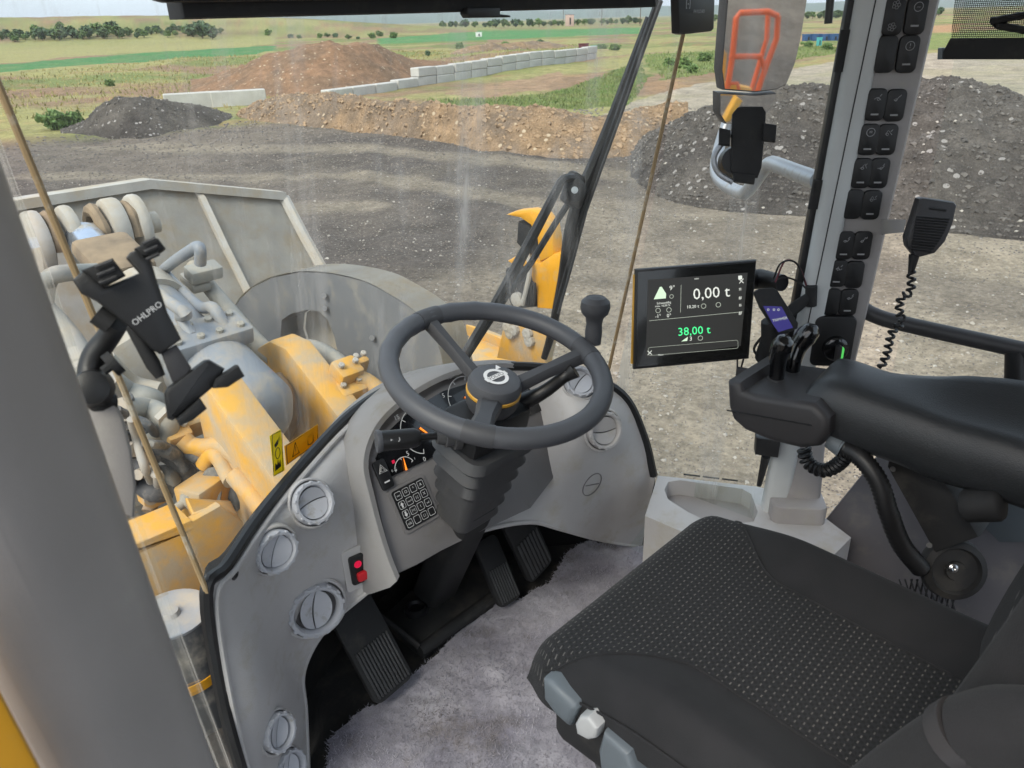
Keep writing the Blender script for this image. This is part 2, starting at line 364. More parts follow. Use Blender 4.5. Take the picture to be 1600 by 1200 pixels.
def attr_mat(name, nscale, contrast, bscale, bstr, speck=None, rough=.95, dist=.02):
    """albedo of the soil kinds stored at the vertices, broken up by grain"""
    m, t, b = _nt(name); l = t.links.new; b.inputs['Roughness'].default_value = rough; b.inputs['Specular IOR Level'].default_value = .2
    at = N(t, 'ShaderNodeAttribute', attribute_name='soil'); tc = N(t, 'ShaderNodeTexCoord')
    n = N(t, 'ShaderNodeTexNoise', Scale=nscale, Detail=10, Roughness=.72); l(tc.outputs['Object'], n.inputs['Vector'])
    r = N(t, 'ShaderNodeMapRange'); r.inputs[1].default_value = .3; r.inputs[2].default_value = .7; r.inputs[3].default_value = 1-contrast; r.inputs[4].default_value = 1+contrast; l(n.outputs['Fac'], r.inputs[0])
    x = N(t, 'ShaderNodeMix', data_type='RGBA', blend_type='MULTIPLY'); x.inputs[0].default_value = 1; l(at.outputs['Color'], x.inputs[6]); l(r.outputs[0], x.inputs[7]); last = x.outputs[2]
    nf = N(t, 'ShaderNodeTexNoise', Scale=nscale*9, Detail=6, Roughness=.75); l(tc.outputs['Object'], nf.inputs['Vector'])
    rf = N(t, 'ShaderNodeMapRange'); rf.inputs[1].default_value = .32; rf.inputs[2].default_value = .68; rf.inputs[3].default_value = .62; rf.inputs[4].default_value = 1.42; l(nf.outputs['Fac'], rf.inputs[0])
    xf = N(t, 'ShaderNodeMix', data_type='RGBA', blend_type='MULTIPLY'); xf.inputs[0].default_value = 1; l(last, xf.inputs[6]); l(rf.outputs[0], xf.inputs[7]); last = xf.outputs[2]
    if speck:
        sc_, th, col = speck
        vo = N(t, 'ShaderNodeTexVoronoi', Scale=sc_); l(tc.outputs['Object'], vo.inputs['Vector'])
        sp = N(t, 'ShaderNodeSeparateColor'); l(vo.outputs['Color'], sp.inputs[0])
        g1 = N(t, 'ShaderNodeMath', operation='GREATER_THAN'); g1.inputs[1].default_value = th; l(sp.outputs[0], g1.inputs[0])
        g2 = N(t, 'ShaderNodeMath', operation='LESS_THAN'); g2.inputs[1].default_value = .38; l(vo.outputs['Distance'], g2.inputs[0])
        g3 = N(t, 'ShaderNodeMath', operation='MULTIPLY'); l(g1.outputs[0], g3.inputs[0]); l(g2.outputs[0], g3.inputs[1])
        x2 = N(t, 'ShaderNodeMix', data_type='RGBA'); l(g3.outputs[0], x2.inputs[0]); l(last, x2.inputs[6]); x2.inputs[7].default_value = c4(col); last = x2.outputs[2]
    l(last, b.inputs['Base Color'])
    nb_ = N(t, 'ShaderNodeTexNoise', Scale=bscale, Detail=8, Roughness=.7); l(tc.outputs['Object'], nb_.inputs['Vector'])
    bp = N(t, 'ShaderNodeBump', Strength=bstr, Distance=dist); l(nb_.outputs['Fac'], bp.inputs['Height']); l(bp.outputs[0], b.inputs['Normal'])
    MAT[name] = m
attr_mat('soil', 1.3, .35, 7, .9, speck=(22, .94, (.27, .25, .22)), dist=.05)
attr_mat('rubble_dark', 2.2, .45, 9, 1, speck=(7, .90, (.33, .31, .29)), dist=.08)
attr_mat('rubble_brown', 2.0, .40, 7, 1, speck=(6, .93, (.50, .40, .28)), dist=.08)

def np_mesh(name, X, Y, Z, colr, mt, org):
    """height field on a rows x cols grid with soil colours"""
    nr, nc = X.shape; me = bpy.data.meshes.new(name)
    co = np.stack([X-org[0], Y-org[1], Z-org[2]], -1).reshape(-1, 3)
    i = np.arange(nr*nc).reshape(nr, nc); q = np.stack([i[:-1, :-1], i[:-1, 1:], i[1:, 1:], i[1:, :-1]], -1).reshape(-1, 4)
    me.vertices.add(len(co)); me.vertices.foreach_set('co', co.ravel().astype(np.float32))
    me.loops.add(q.size); me.loops.foreach_set('vertex_index', q.ravel().astype(np.int32))
    me.polygons.add(len(q)); me.polygons.foreach_set('loop_start', np.arange(0, q.size, 4, dtype=np.int32)); me.polygons.foreach_set('loop_total', np.full(len(q), 4, np.int32))
    me.update(calc_edges=True)
    me.polygons.foreach_set('use_smooth', np.ones(len(q), bool))
    a = me.color_attributes.new('soil', 'FLOAT_COLOR', 'POINT')
    a.data.foreach_set('color', np.concatenate([colr.reshape(-1, 3), np.ones((nr*nc, 1))], 1).ravel().astype(np.float32))
    if me.polygons[0].normal.z < 0: me.flip_normals()
    me.materials.append(MAT[mt]); o = bpy.data.objects.new(name, me); COL.objects.link(o); o.location = org; return o

DARK = np.array((.092, .079, .069)); TAN = np.array((.265, .225, .170)); BROWN = np.array((.235, .155, .095)); ORANGE = np.array((.34, .205, .105))
DRY = np.array((.27, .25, .10)); GRASS = np.array((.145, .18, .055)); FIELD = np.array((.06, .18, .06)); PALE = np.array((.32, .275, .21))
def ground_colour(x, y):
    wx = (fbm(x, y, 3, 4, 5)-.5)*2.2; wy = (fbm(x, y, 3, 4, 9)-.5)*2.2
    r = np.hypot(x, y); s = np.clip(r/25, .4, 3); xx = x+wx*s; yy = y+wy*s
    n1 = fbm(x, y, 2.2, 5, 21); n2 = fbm(x, y, 9, 4, 33); n3 = fbm(x/3+y/7, y-x/5, 1.6, 4, 41)
    c = np.empty(x.shape+(3,)); c[:] = DARK
    mixc = lambda c, col, w_: c*(1-w_[..., None])+np.asarray(col)*w_[..., None]
    c = mixc(c, (.165, .138, .112), sstep(.42, .72, n2)*.8); c = mixc(c, TAN*.72, sstep(.58, .74, n3)*.25)
    # haul road and the pale compacted apron to the right
    lat = (x-y)*.7071+(fbm(x, y, 4, 5, 25)-.5)*7; c = mixc(c, TAN, sstep(-2.2, 2.6, lat)*(1-sstep(15, 19, r+wx))*sstep(-7, -1, y)*(.5+.5*sstep(.3, .62, n1)))
    for (ax, ay, bx, by, wd) in ((9.2, 29, 14, 20.5, 1.1), (14, 20.5, 15.2, 13.5, .9), (15.2, 13.5, 15.8, 9, .8), (6, 24, 11.5, 17, .6), (11.5, 17, 11.8, 10, .7), (4, 17.5, 9.5, 13.5, .5)):
        t = np.clip(((x-ax)*(bx-ax)+(y-ay)*(by-ay))/((bx-ax)**2+(by-ay)**2), 0, 1); dd = np.hypot(x-ax-t*(bx-ax), y-ay-t*(by-ay))+wx*.4
        c = mixc(c, TAN*.9, .7*(1-sstep(wd*.4, wd, dd)))
    # open country behind the yard
    far = sstep(30, 33.5, .35*x+.90*y-(wy*.6)+0*r) ; far = np.maximum(far, sstep(19, 22, .93*x+.28*y-3))
    o = mixc(np.broadcast_to(DRY, c.shape).copy(), BROWN, sstep(.45, .6, n2)); o = mixc(o, GRASS, sstep(.53, .68, fbm(x, y, 14, 5, 77))*.85)
    o = mixc(o, ORANGE*.9, sstep(.6, .7, n1)*.5)
    c = c*(1-far[..., None])+o*far[..., None]
    for poly, col, k in POLYS: c = mixc(c, col, inpoly(x+wx*s*k, y+wy*s*k, poly)*(.75+.25*sstep(.3, .6, n1)))
    h_ = sstep(200, 300, y*.93+x*.37); c = mixc(c, GRASS*.9, h_*.45*sstep(.35, .6, fbm(x, y, 45, 4, 91)))
    # bands of meadow and field further out, running across the view
    return np.clip(c, .01, 1)
POLYS = [
    (gp((-200, 122), (0, 116), (280, 95), (430, 78), (430, 71), (280, 79), (0, 99), (-200, 112)), FIELD, .3),
    (gp((-200, 110), (0, 97), (280, 77), (430, 69), (430, 62), (280, 66), (0, 76), (-200, 84)), DRY*1.05, .3),
    (gp((590, 69), (760, 62), (1000, 52), (1000, 43), (760, 50), (590, 60)), FIELD*1.1, .2),
    (gp((430, 80), (600, 72), (760, 66), (760, 62), (590, 69), (430, 76)), GRASS, .3),
    (gp((660, 160), (760, 158), (850, 148), (960, 118), (1000, 104), (1012, 128), (985, 163), (900, 172), (760, 176)), GRASS*.85, .5),
    (gp((700, 150), (800, 130), (880, 118), (860, 140), (760, 160)), BROWN*1.2, .5),
    (gp((930, 190), (985, 160), (1060, 140), (1130, 128), (1310, 108), (1400, 95), (1700, 80), (1750, 180), (1500, 200), (1300, 200), (1100, 215)), PALE, .35),
    (gp((1000, 100), (1120, 92), (1320, 76), (1320, 94), (1130, 118), (1040, 128)), GRASS, .4),
    (gp((1420, 62), (1500, 52), (1700, 40), (1700, 52), (1440, 72)), GRASS*1.1, .3),
    (gp((1200, 62), (1320, 50), (1500, 38), (1500, 50), (1330, 60), (1200, 70)), ORANGE, .3)]
def ground_height(x, y):
    r = np.hypot(x, y)
    z = GZ + (fbm(x, y, 5, 5, 3)-.5)*.34*sstep(4, 9, r) + (fbm(x, y, .9, 4, 14)-.5)*.09*sstep(3, 7, r)*(1-sstep(50, 90, r))
    # wheel ruts across the yard
    z += .03*np.sin((x*.8-y*.6)*5+fbm(x, y, 4, 3, 8)*8)*sstep(.45, .7, fbm(x, y, 6, 3, 51))*(1-sstep(25, 35, r))
    z += (fbm(x, y, 30, 4, 61)-.5)*2.2*sstep(35, 70, r)*(1-sstep(110, 160, r))
    h = sight(120, 55); h = V(h.x, h.y).normalized(); s = x*h.y-y*h.x; q = x*h.x+y*h.y
    z += 9.6*sstep(215, 420, q)*np.exp(-((s+25)/150)**4)*(.88+.3*fbm(x, y, 60, 4, 71))*(1-sstep(700, 1200, q))
    return z
_a = np.radians(np.concatenate([np.arange(-2, 92, .16), np.arange(92, 358, 4.), [358.]]))
_r = np.concatenate([2.2*np.exp(np.arange(0, math.log(260/2.2), .0125)), 260*np.exp(np.linspace(.06, math.log(9000/260), 44))])
A_, R_ = np.meshgrid(_a, _r); GX = R_*np.sin(A_); GY = R_*np.cos(A_)
gr = np_mesh('ground', GX, GY, ground_height(GX, GY), ground_colour(GX, GY), 'soil', (0, 0, 0)); struct(gr)

def zg(x, y): return float(ground_height(np.array([x]), np.array([y]))[0])
def heap(name, label, cat, front, crest, back, soil, rough, mt, seed, cresty=2.5, amp=.25, n=14):
    """bank raised from its foot to its crest; front and crest are sight lines to both"""
    F = [G(*p) for p in front]; C = []
    for f_, p in zip(F, crest):
        d = sight(*p); hd = math.hypot(f_.x, f_.y)+cresty; t = hd/math.hypot(d.x, d.y); C.append(EYE+d*t)
    rows = [[], [], [], [], []]
    for f_, c_ in zip(F, C):
        u = V(f_.x, f_.y, 0).normalized(); c_.z = max(c_.z, GZ+.05)
        b_ = c_+u*back; b_.z = GZ-.3; f0 = f_-u*.5; f0.z = GZ-.35
        m_ = f_.lerp(c_, .5); m_.z = GZ+(c_.z-GZ)*.55
        k_ = c_+u*back*.35; k_.z = GZ+(c_.z-GZ)*.72
        for q, p in zip(rows, (f0, m_, c_, k_, b_)): q.append(p)
    g_ = loft(rows, n, n)
    X = np.array([[p.x for p in r] for r in g_]); Y = np.array([[p.y for p in r] for r in g_]); Z = np.array([[p.z for p in r] for r in g_])
    hh = np.clip((Z-GZ)/1.0, 0, 1); rel = (fbm(X, Y, 1.3, 6, seed, .62)-.5)*amp*2+(fbm(X, Y, .25, 3, seed+3)-.5)*amp*.5
    Z = Z+rel*hh
    n1 = fbm(X, Y, 1.4, 5, seed+40); n2 = fbm(X+Z*2, Y-Z, .6, 4, seed+50)
    c = np.asarray(soil[0])*(1-sstep(.35, .65, n1)[..., None])+np.asarray(soil[1])*sstep(.35, .65, n1)[..., None]
    c = c*(1+(n2-.5)[..., None]*rough)
    org = Vector((float(X.mean()), float(Y.mean()), GZ))
    o = np_mesh(name, X, Y, Z, np.clip(c, .02, 1), mt, org); tag(o, label, cat)
    return X, Y, Z
BD = (np.array((.062, .055, .050)), np.array((.100, .089, .078)))
BB = (np.array((.275, .185, .108)), np.array((.205, .155, .112)))
H1 = heap('earth_berm', 'long low berm of orange brown stony earth edging the dark yard', 'earth bank',
     [(372, 190), (420, 196), (500, 200), (600, 212), (700, 228), (800, 243), (880, 250), (950, 250), (1010, 245), (1075, 230)],
     [(372, 180), (410, 158), (480, 148), (560, 155), (650, 160), (740, 166), (830, 172), (910, 180), (990, 176), (1075, 162)], 4, BB, .5, 'rubble_brown', 3, 2.6, .32, 22)
H2 = heap('gravel_heap', 'small dark gravel heap beside the green bush at the far edge of the yard', 'gravel heap',
     [(95, 212), (130, 214), (180, 217), (230, 216), (290, 208), (340, 200), (370, 190)],
     [(95, 205), (132, 190), (165, 158), (215, 153), (262, 160), (318, 168), (362, 184)], 3, BD, .5, 'rubble_dark', 5, 2.2, .22, 18)
H3 = heap('gravel_heap', 'large dark gravel heap behind the right mirror and the switch pillar', 'gravel heap',
     [(985, 290), (1040, 312), (1120, 330), (1220, 342), (1320, 352), (1420, 365), (1520, 380), (1640, 392), (1790, 420)],
     [(985, 270), (1035, 200), (1100, 168), (1180, 152), (1260, 143), (1340, 135), (1440, 121), (1540, 134), (1640, 158), (1790, 230)][:9], 4.5, BD, .6, 'rubble_dark', 7, 4.2, .3, 24)
H4 = heap('earth_mound', 'big rounded mound of bare brown soil beyond the concrete wall', 'earth mound',
     [(300, 150), (360, 150), (430, 152), (520, 150), (610, 138), (680, 120), (720, 108)],
     [(300, 140), (370, 108), (430, 84), (510, 69), (585, 73), (645, 94), (720, 105)], 16, (np.array((.245, .145, .085)), np.array((.20, .128, .08))), .3, 'rubble_brown', 9, 8, .35, 14)
H5 = heap('earth_mound', 'low brown soil ridge standing in front of the distant green field', 'earth mound',
     [(690, 96), (740, 93), (800, 88), (860, 82), (910, 78)], [(690, 92), (735, 72), (790, 68), (850, 66), (910, 74)], 8, BB, .3, 'rubble_brown', 12, 4, .3, 10)

# loose stones lying on the yard and the dark heaps, too many to count
def stones(name, label, pts, smin, smax, mt, seed, pw=2.2):
    rg = np.random.default_rng(seed)
    base = np.array([(1, 0, -.5), (-.5, .87, -.5), (-.5, -.87, -.5), (.8, .5, .3), (-.8, .5, .35), (.05, -.95, .3), (0, 0, .85)])
    tri = np.array([(0, 3, 1), (1, 3, 4), (1, 4, 2), (2, 4, 5), (2, 5, 0), (0, 5, 3), (3, 6, 4), (4, 6, 5), (5, 6, 3), (0, 1, 2)])
    k = len(pts); sz = smin*(smax/smin)**(rg.random(k)**pw)
    a = rg.random(k)*6.28; ca, sa = np.cos(a), np.sin(a)
    v = base[None]*(.65+.6*rg.random((k, 7, 3)))*np.array((1, .8, .7)); v = v*sz[:, None, None]
    x = v[..., 0]*ca[:, None]-v[..., 1]*sa[:, None]; y = v[..., 0]*sa[:, None]+v[..., 1]*ca[:, None]
    co = np.stack([x, y, v[..., 2]], -1)+np.asarray(pts)[:, None]; f = (tri[None]+7*np.arange(k)[:, None, None]).reshape(-1, 3)
    me = bpy.data.meshes.new(name); me.from_pydata(co.reshape(-1, 3).tolist(), [], f.tolist()); me.materials.append(MAT[mt])
    o = bpy.data.objects.new(name, me); COL.objects.link(o); o['kind'] = 'stuff'; tag(o, label, 'stones'); return o
mat('stone_pale', (.42, .39, .34), .9, col2=(.30, .275, .24), scale=3, detail=2); mat('stone_mix', (.22, .19, .16), .9, col2=(.12, .11, .105), scale=2.2, detail=2); mat('stone_dark', (.072, .065, .058), .9, col2=(.145, .132, .118), scale=2.5, detail=2); mat('stone_brown', (.36, .25, .15), .9, col2=(.26, .18, .11), scale=2, detail=2)
def scatter_ground(k, r0, r1, a0, a1, seed):
    rg = np.random.default_rng(seed); r = r0*(r1/r0)**rg.random(k); a = np.radians(a0+(a1-a0)*rg.random(k)); x = r*np.sin(a); y = r*np.cos(a)
    return np.stack([x, y, ground_height(x, y)+.004], 1)
def scatter_heap(H, k, seed):
    X, Y, Z = H; rg = np.random.default_rng(seed); i = rg.integers(2, X.shape[0]-2, k); j = rg.integers(1, X.shape[1]-1, k)
    return np.stack([X[i, j], Y[i, j], Z[i, j]], 1)
stones('yard_stones', 'loose pale and dark stones strewn over the dark yard', scatter_ground(30000, 4.5, 34, 2, 96, 1), .010, .075, 'stone_mix', 1)
stones('heap_stones', 'broken dark stones covering the two gravel heaps', np.concatenate([scatter_heap(H3, 30000, 2), scatter_heap(H2, 3500, 3)]), .010, .085, 'stone_dark', 2, 5)
stones('heap_chips', 'pale stone chips sprinkled over the gravel heaps', np.concatenate([scatter_heap(H3, 1500, 12), scatter_heap(H2, 500, 13)]), .010, .055, 'stone_pale', 5, 4)
stones('yard_chips', 'pale stone chips sprinkled over the yard', scatter_ground(7000, 4.5, 30, 2, 96, 15), .008, .045, 'stone_pale', 6, 3)
stones('berm_stones', 'brown stones lying in the orange earth berm', scatter_heap(H1, 4500, 4), .02, .14, 'stone_brown', 3)

# concrete block wall
def block_mesh(l, h, d):
    bm = nb(); box(bm, V(0, 0, h/2), (l, d, h), bev=.035, seg=1); me = bpy.data.meshes.new('block'); bm.to_mesh(me); bm.free(); me.materials.append(MAT['concrete']); return me
def block_wall(name, label, a, b, rows, L_, h, lifts):
    root = thing(name, label, 'wall', (a.x, a.y, GZ)); me = block_mesh(L_*.985, h*.97, .6); d = V(b.x-a.x, b.y-a.y, 0); k = max(1, round(d.length/L_)); ang = math.atan2(d.y, d.x)
    for i in range(k):
        for j in range(rows if i >= lifts else 1):
            o = bpy.data.objects.new('block', me); COL.objects.link(o); o.parent = root
            p = d*((i+.5+(.0 if j % 2 == 0 else .04))/k); o.location = (p.x+random.uniform(-.02, .02), p.y+random.uniform(-.03, .03), zg(a.x+p.x, a.y+p.y)-GZ-.1+j*h+.06); o.rotation_euler.z = ang+random.uniform(-.012, .012)
block_wall('concrete_wall', 'long pale concrete block wall running past the green slope', G(508, 158), G(927, 100), 2, 1.8, .5, 4)
block_wall('concrete_wall', 'short pale concrete wall between the small dark heap and the brown mound', G(268, 172), G(408, 163), 1, 2.6, .75, 0)

# trees and bushes
def crown_mesh(name, mt, rx, rz, k, leaf, seed, clumps=14, low=.15):
    rg = np.random.default_rng(seed); vs_, fs = [], []
    cs = []
    while len(cs) < clumps:
        p = rg.uniform(-1, 1, 3)
        if np.linalg.norm(p) < 1: cs.append(p*(.75, .75, .75))
    for i in range(k):
        c_ = cs[rg.integers(clumps)]; d = rg.normal(size=3); d /= np.linalg.norm(d); p = c_+d*.38*rg.random()**.4
        p = np.array((p[0]*rx, p[1]*rx, (p[2]*.5+.5)*rz+low*rz)); n = rg.normal(size=3); n /= np.linalg.norm(n); t = np.cross(n, rg.normal(size=3)); t /= np.linalg.norm(t); b_ = np.cross(n, t); s = leaf*(.6+.8*rg.random())
        q = len(vs_); vs_ += [p+t*s, p+b_*s*.6, p-t*s, p-b_*s*.6]; fs.append((q, q+1, q+2, q+3))
    me = bpy.data.meshes.new(name); me.from_pydata([tuple(v) for v in vs_], [], fs); me.materials.append(MAT[mt]); return me
def trunk_mesh(h, r, seed):
    rg = random.Random(seed); bm = nb(); tube(bm, [V(0, 0, -.1), V(.02, 0, h*.4), V(rg.uniform(-.1, .1), .05, h)], [r, r*.7, r*.3], 7)
    for i in range(4):
        a = rg.uniform(0, 6.28); z = h*(.35+.13*i); tube(bm, [V(.01, 0, z), V(math.cos(a)*h*.25, math.sin(a)*h*.25, z+h*.3)], [r*.4, r*.12], 5)
    me = bpy.data.meshes.new('trunk'); bm.to_mesh(me); bm.free(); me.materials.append(MAT['bark']); return me
CR = [crown_mesh('crown', mtn, .42, .95, 520, .085, i, 15, .05) for i, mtn in enumerate(('leaf_a', 'leaf_b', 'leaf_c'))]
BU = [crown_mesh('crown', mtn, .75, .8, 420, .10, 10+i, 13, -.08) for i, mtn in enumerate(('leaf_a', 'leaf_b', 'leaf_c'))]
TR = [trunk_mesh(.8, .035, i) for i in range(3)]
def plant(name, label, cat, px, py, hpx, kind, wide=1., bush=False, group=None, dist=None):
    if dist is None: p = G(px, py)
    else:
        d = sight(px, py); t = dist/math.hypot(d.x, d.y); p = EYE+d*t
    z = zg(p.x, p.y); D = (V(p.x, p.y, z)-EYE).length; h = hpx*D/1330
    r = thing(name, label, cat, (p.x, p.y, z-.02), group); r.rotation_euler.z = random.uniform(0, 6.28)
    for nm, me in (('crown', (BU if bush else CR)[kind]), ('trunk', TR[kind])):
        o = bpy.data.objects.new(nm, me); COL.objects.link(o); o.parent = r; s = .5 if (bush and nm == 'trunk') else 1
        o.scale = (h*wide, h*wide, h*s) if not bush else (h*wide*.7, h*wide*.7, h*s)
for i, x in enumerate(range(4, 352, 6)):
    hp = random.choice((9, 11, 13, 15)) + (4 if 60 < x < 190 else 0)
    plant('hedge_tree', 'small dark tree in the hedge line at the foot of the grassy hill', 'tree', x+random.uniform(-4, 4), 76-.036*x+random.uniform(-.8, .8), hp, i % 3, random.uniform(1.0, 1.6), group='hedge line under the hill')
for x, h_, w_ in ((303, 20, 1.3), (318, 26, 1.25), (333, 17, 1.3)):
    plant('tree', 'taller dense tree in the clump at the end of the hedge line', 'tree', x, 66, h_, 2, w_, group='clump of taller trees')
for x, y, h_ in ((420, 62, 12), (455, 62, 8), (468, 62, 8), (500, 61, 10), (512, 60, 9), (525, 60, 9), (545, 61, 10), (582, 60, 12), (592, 58, 13), (560, 62, 6), (615, 60, 13), (690, 48, 8), (718, 74, 14)):
    plant('bush', 'round green bush dotted along the far meadow', 'bush', x, y, h_, random.randrange(3), 1.2, True, 'far meadow bushes')
for i, x in enumerate(range(690, 1010, 8)):
    plant('tree', 'dark tree in the wooded strip on the flat horizon', 'tree', x+random.uniform(-4, 4), 40-(x-700)*.018, random.choice((8, 10, 13)), i % 3, random.uniform(1.0, 1.5), group='wooded strip on the horizon', dist=420)
for i, x in enumerate(range(1120, 1480, 8)):
    plant('tree', 'dark tree in the wooded strip beyond the pale road', 'tree', x+random.uniform(-4, 4), 26-(x-1120)*.028, random.choice((9, 11, 12)), i % 3, random.uniform(1.1, 1.6), group='wooded strip beyond the road', dist=420)
plant('bush', 'bright green leafy bush left of the small dark gravel heap', 'bush', 88, 203, 38, 1, 1.35, True)
plant('bush', 'bright green leafy bush touching the small dark gravel heap', 'bush', 118, 200, 32, 1, 1.1, True)
for x, y, h_, l_ in ((390, 132, 16, 'grey green shrub on the foot of the brown mound'), (348, 148, 8, 'tiny shrub beside the short concrete wall'), (171, 130, 14, 'thin dark sapling alone in the dry grass'), (625, 118, 16, 'shrub in dry grass before the long concrete wall'), (668, 92, 12, 'shrub at the shoulder of the brown mound'), (570, 133, 14, 'shrub just above the step in the concrete wall'), (790, 76, 18, 'tall shrub on the low soil ridge'), (845, 78, 16, 'broad shrub at the end of the low soil ridge')):
    plant('shrub', l_, 'shrub', x, y, h_, random.randrange(3), 1.2, True)
for x, y, h_ in ((1065, 112, 22), (1082, 118, 18), (1045, 108, 16), (1100, 104, 18), (960, 92, 14), (940, 84, 14), (1290, 92, 14), (1262, 84, 14)):
    plant('bush', 'green bush on the verge beside the pale dirt road', 'bush', x, y, h_, 1, 1.6, True, 'verge bushes')

# grass tufts on the green slope and round the walls
def tufts(name, label, poly, k, h0, seed, mt):
    rg = np.random.default_rng(seed); p = np.array(poly); lo, hi = p.min(0), p.max(0); x = lo[0]+(hi[0]-lo[0])*rg.random(k*4); y = lo[1]+(hi[1]-lo[1])*rg.random(k*4)
    ok = inpoly(x, y, poly); x, y = x[ok][:k], y[ok][:k]; z = ground_height(x, y); k = len(x); h = h0*(.4+rg.random(k)); a = rg.random(k)*3.14
    b = np.stack([np.cos(a), np.sin(a), np.zeros(k)], 1)*(h*.28)[:, None]; c = np.stack([x, y, z-.02], 1); tp = c+np.stack([rg.normal(size=k)*h*.3, rg.normal(size=k)*h*.3, h], 1)
    co = np.stack([c-b, c+b, tp], 1).reshape(-1, 3); me = bpy.data.meshes.new(name); me.from_pydata(co.tolist(), [], np.arange(3*k).reshape(-1, 3).tolist()); me.materials.append(MAT[mt])
    o = bpy.data.objects.new(name, me); COL.objects.link(o); o['kind'] = 'stuff'; tag(o, label, 'grass')
mat('blade', (.13, .20, .055), .8, col2=(.20, .23, .08), scale=.6); mat('straw', (.36, .30, .13), .85, col2=(.24, .24, .08), scale=.5)
tufts('slope_grass', 'green weeds covering the slope below the long concrete wall', POLYS[4][0], 7000, .13, 4, 'blade')
tufts('meadow_grass', 'dry straw coloured grass of the waste ground beyond the berm', gp((0, 190), (380, 172), (500, 140), (700, 110), (900, 90), (900, 72), (430, 84), (0, 122)), 9000, .2, 5, 'straw')
tufts('verge_grass', 'green grass strip along the pale dirt road', POLYS[7][0], 4000, .18, 6, 'blade')

# far things
def far_block(name, label, cat, px, py, wpx, hpx, dist, mt, roof=None, group=None):
    d = sight(px, py); t = dist/math.hypot(d.x, d.y); p = EYE+d*t; z = zg(p.x, p.y); k = dist/1330; R = Matrix.Rotation(-YAW+.2, 3, 'Z')
    bm = nb(); box(bm, V(p.x, p.y, z+hpx*k/2), (wpx*k, wpx*k*.6, hpx*k), R, bev=.03)
    r = thing(name, label, cat, (p.x, p.y, z), group); obj('body', bm, mt, r)
    bm = nb(); box(bm, V(p.x, p.y, z+hpx*k+.06), (wpx*k*1.05, wpx*k*.65, .12), R); obj('roof', bm, roof or mt, r)
    bm = nb(); box(bm, V(p.x, p.y, z+hpx*k*.45)-R.col[1]*(wpx*k*.305), (wpx*k*.2, .05, hpx*k*.6), R); obj('door', bm, 'black_matt', r)
far_block('house', 'pale pink house tower standing among the horizon trees', 'house', 890, 32, 12, 16, 400, 'brick_pale', 'maroon')
far_block('trailer', 'small white trailer in the far meadow', 'trailer', 748, 52, 9, 6, 200, 'white_sheet')
far_block('excavator_house', 'dark maroon machine body at the end of the soil ridge', 'machine', 912, 63, 14, 9, 95, 'maroon')
far_block('shed', 'low grey green shed beside the maroon machine', 'shed', 932, 66, 16, 5, 95, 'turquoise')
for x in (1262, 1276, 1290, 1304): far_block('container', 'dark blue container in the row beyond the grass verge', 'container', x, 55, 13, 8, 110, 'blue_container', group='blue containers')
far_block('container', 'turquoise container standing before the blue row', 'container', 1281, 58, 7, 10, 100, 'turquoise')
for x, dd in ((1000, 330), (940, 380), (880, 430)):
    d = sight(x, 40); t = dd/math.hypot(d.x, d.y); p = EYE+d*t; bm = nb(); z = zg(p.x, p.y); cyl(bm, V(p.x, p.y, z-.2), V(p.x, p.y, z+13), .16, .1, 7); r = thing('power_pole', 'thin power line pole rising from the flat fields', 'pole', (p.x, p.y, z), 'power poles'); obj('mast', bm, 'bark', r)
    bm = nb(); box(bm, V(p.x, p.y, z+12), (2.4, .14, .14)); obj('crossarm', bm, 'bark', r)
# wooded hills on the skyline
xs, ys = np.meshgrid(np.radians(np.arange(-10, 100, .5)), np.array([4800, 5200, 5800, 6600])); hx = ys*np.sin(xs); hy = ys*np.cos(xs)
hz = GZ-3+np.array([0, 26, 62, 0])[:, None]*(.35+1.1*fbm(np.degrees(xs), ys*0+3, 14, 4, 5))
hc = np.broadcast_to(np.array((.06, .10, .05)), xs.shape+(3,)); hl = np_mesh('hills', hx, hy, hz, hc, 'soil', (0, 0, 0)); struct(hl)

# ================================================================ THE CAB
def extend(a, b, z0, z1):
    d = (b-a)/(b.z-a.z); return a+d*(z0-a.z), a+d*(z1-a.z)
# --- floor and shell
bm = nb(); box(bm, V(.93, .46, -.03), (1.44, 2.3, .06)); struct(obj('cab_floor', bm, 'footwell'))

# --- dashboard: the console band that follows the foot of the windscreen
O_ = [P(378, 1200, 'x', .315), P(348, 1085, 'x', .325), P(326, 935, 'x', .335)] + [P(a, b, 'z', c) for a, b, c in ((357, 892, .61), (408, 815, .62), (476, 730, .63), (553, 650, .64), (625, 607, .65), (720, 583, .655), (820, 577, .645), (905, 588, .615), (975, 620, .545), (1008, 684, .43), (1024, 747, .31))]
O_.insert(0, V(O_[0].x+.01, O_[0].y+.0, 0.0))
M_ = [P(a, b, 'z', c) for a, b, c in ((436, 1260, .06), (425, 1200, .15), (415, 1090, .31), (400, 960, .47), (425, 890, .515), (465, 840, .55), (515, 780, .575), (575, 715, .58), (640, 690, .54), (735, 665, .52), (830, 660, .51), (905, 672, .525), (960, 700, .44), (990, 765, .29), (1012, 800, .18))]
I_ = [P(a, b, 'z', c) for a, b, c in ((484, 1260, -.04), (482, 1200, .0), (478, 1110, .09), (474, 1060, .17), (490, 1015, .23), (520, 975, .28), (560, 940, .32), (610, 902, .37), (680, 860, .33), (760, 830, .33), (830, 818, .31), (875, 828, .26), (925, 842, .15), (965, 850, .06), (1003, 855, .0))]
rows = loft([O_, M_, I_], 5, 8)
bm = nb(); grid(bm, rows)
dash = thing('dashboard', 'grey moulded dashboard console curving round the foot of the windscreen', 'dashboard', (.9, 1.2, 0))
bmesh.ops.recalc_face_normals(bm, faces=bm.faces[:])
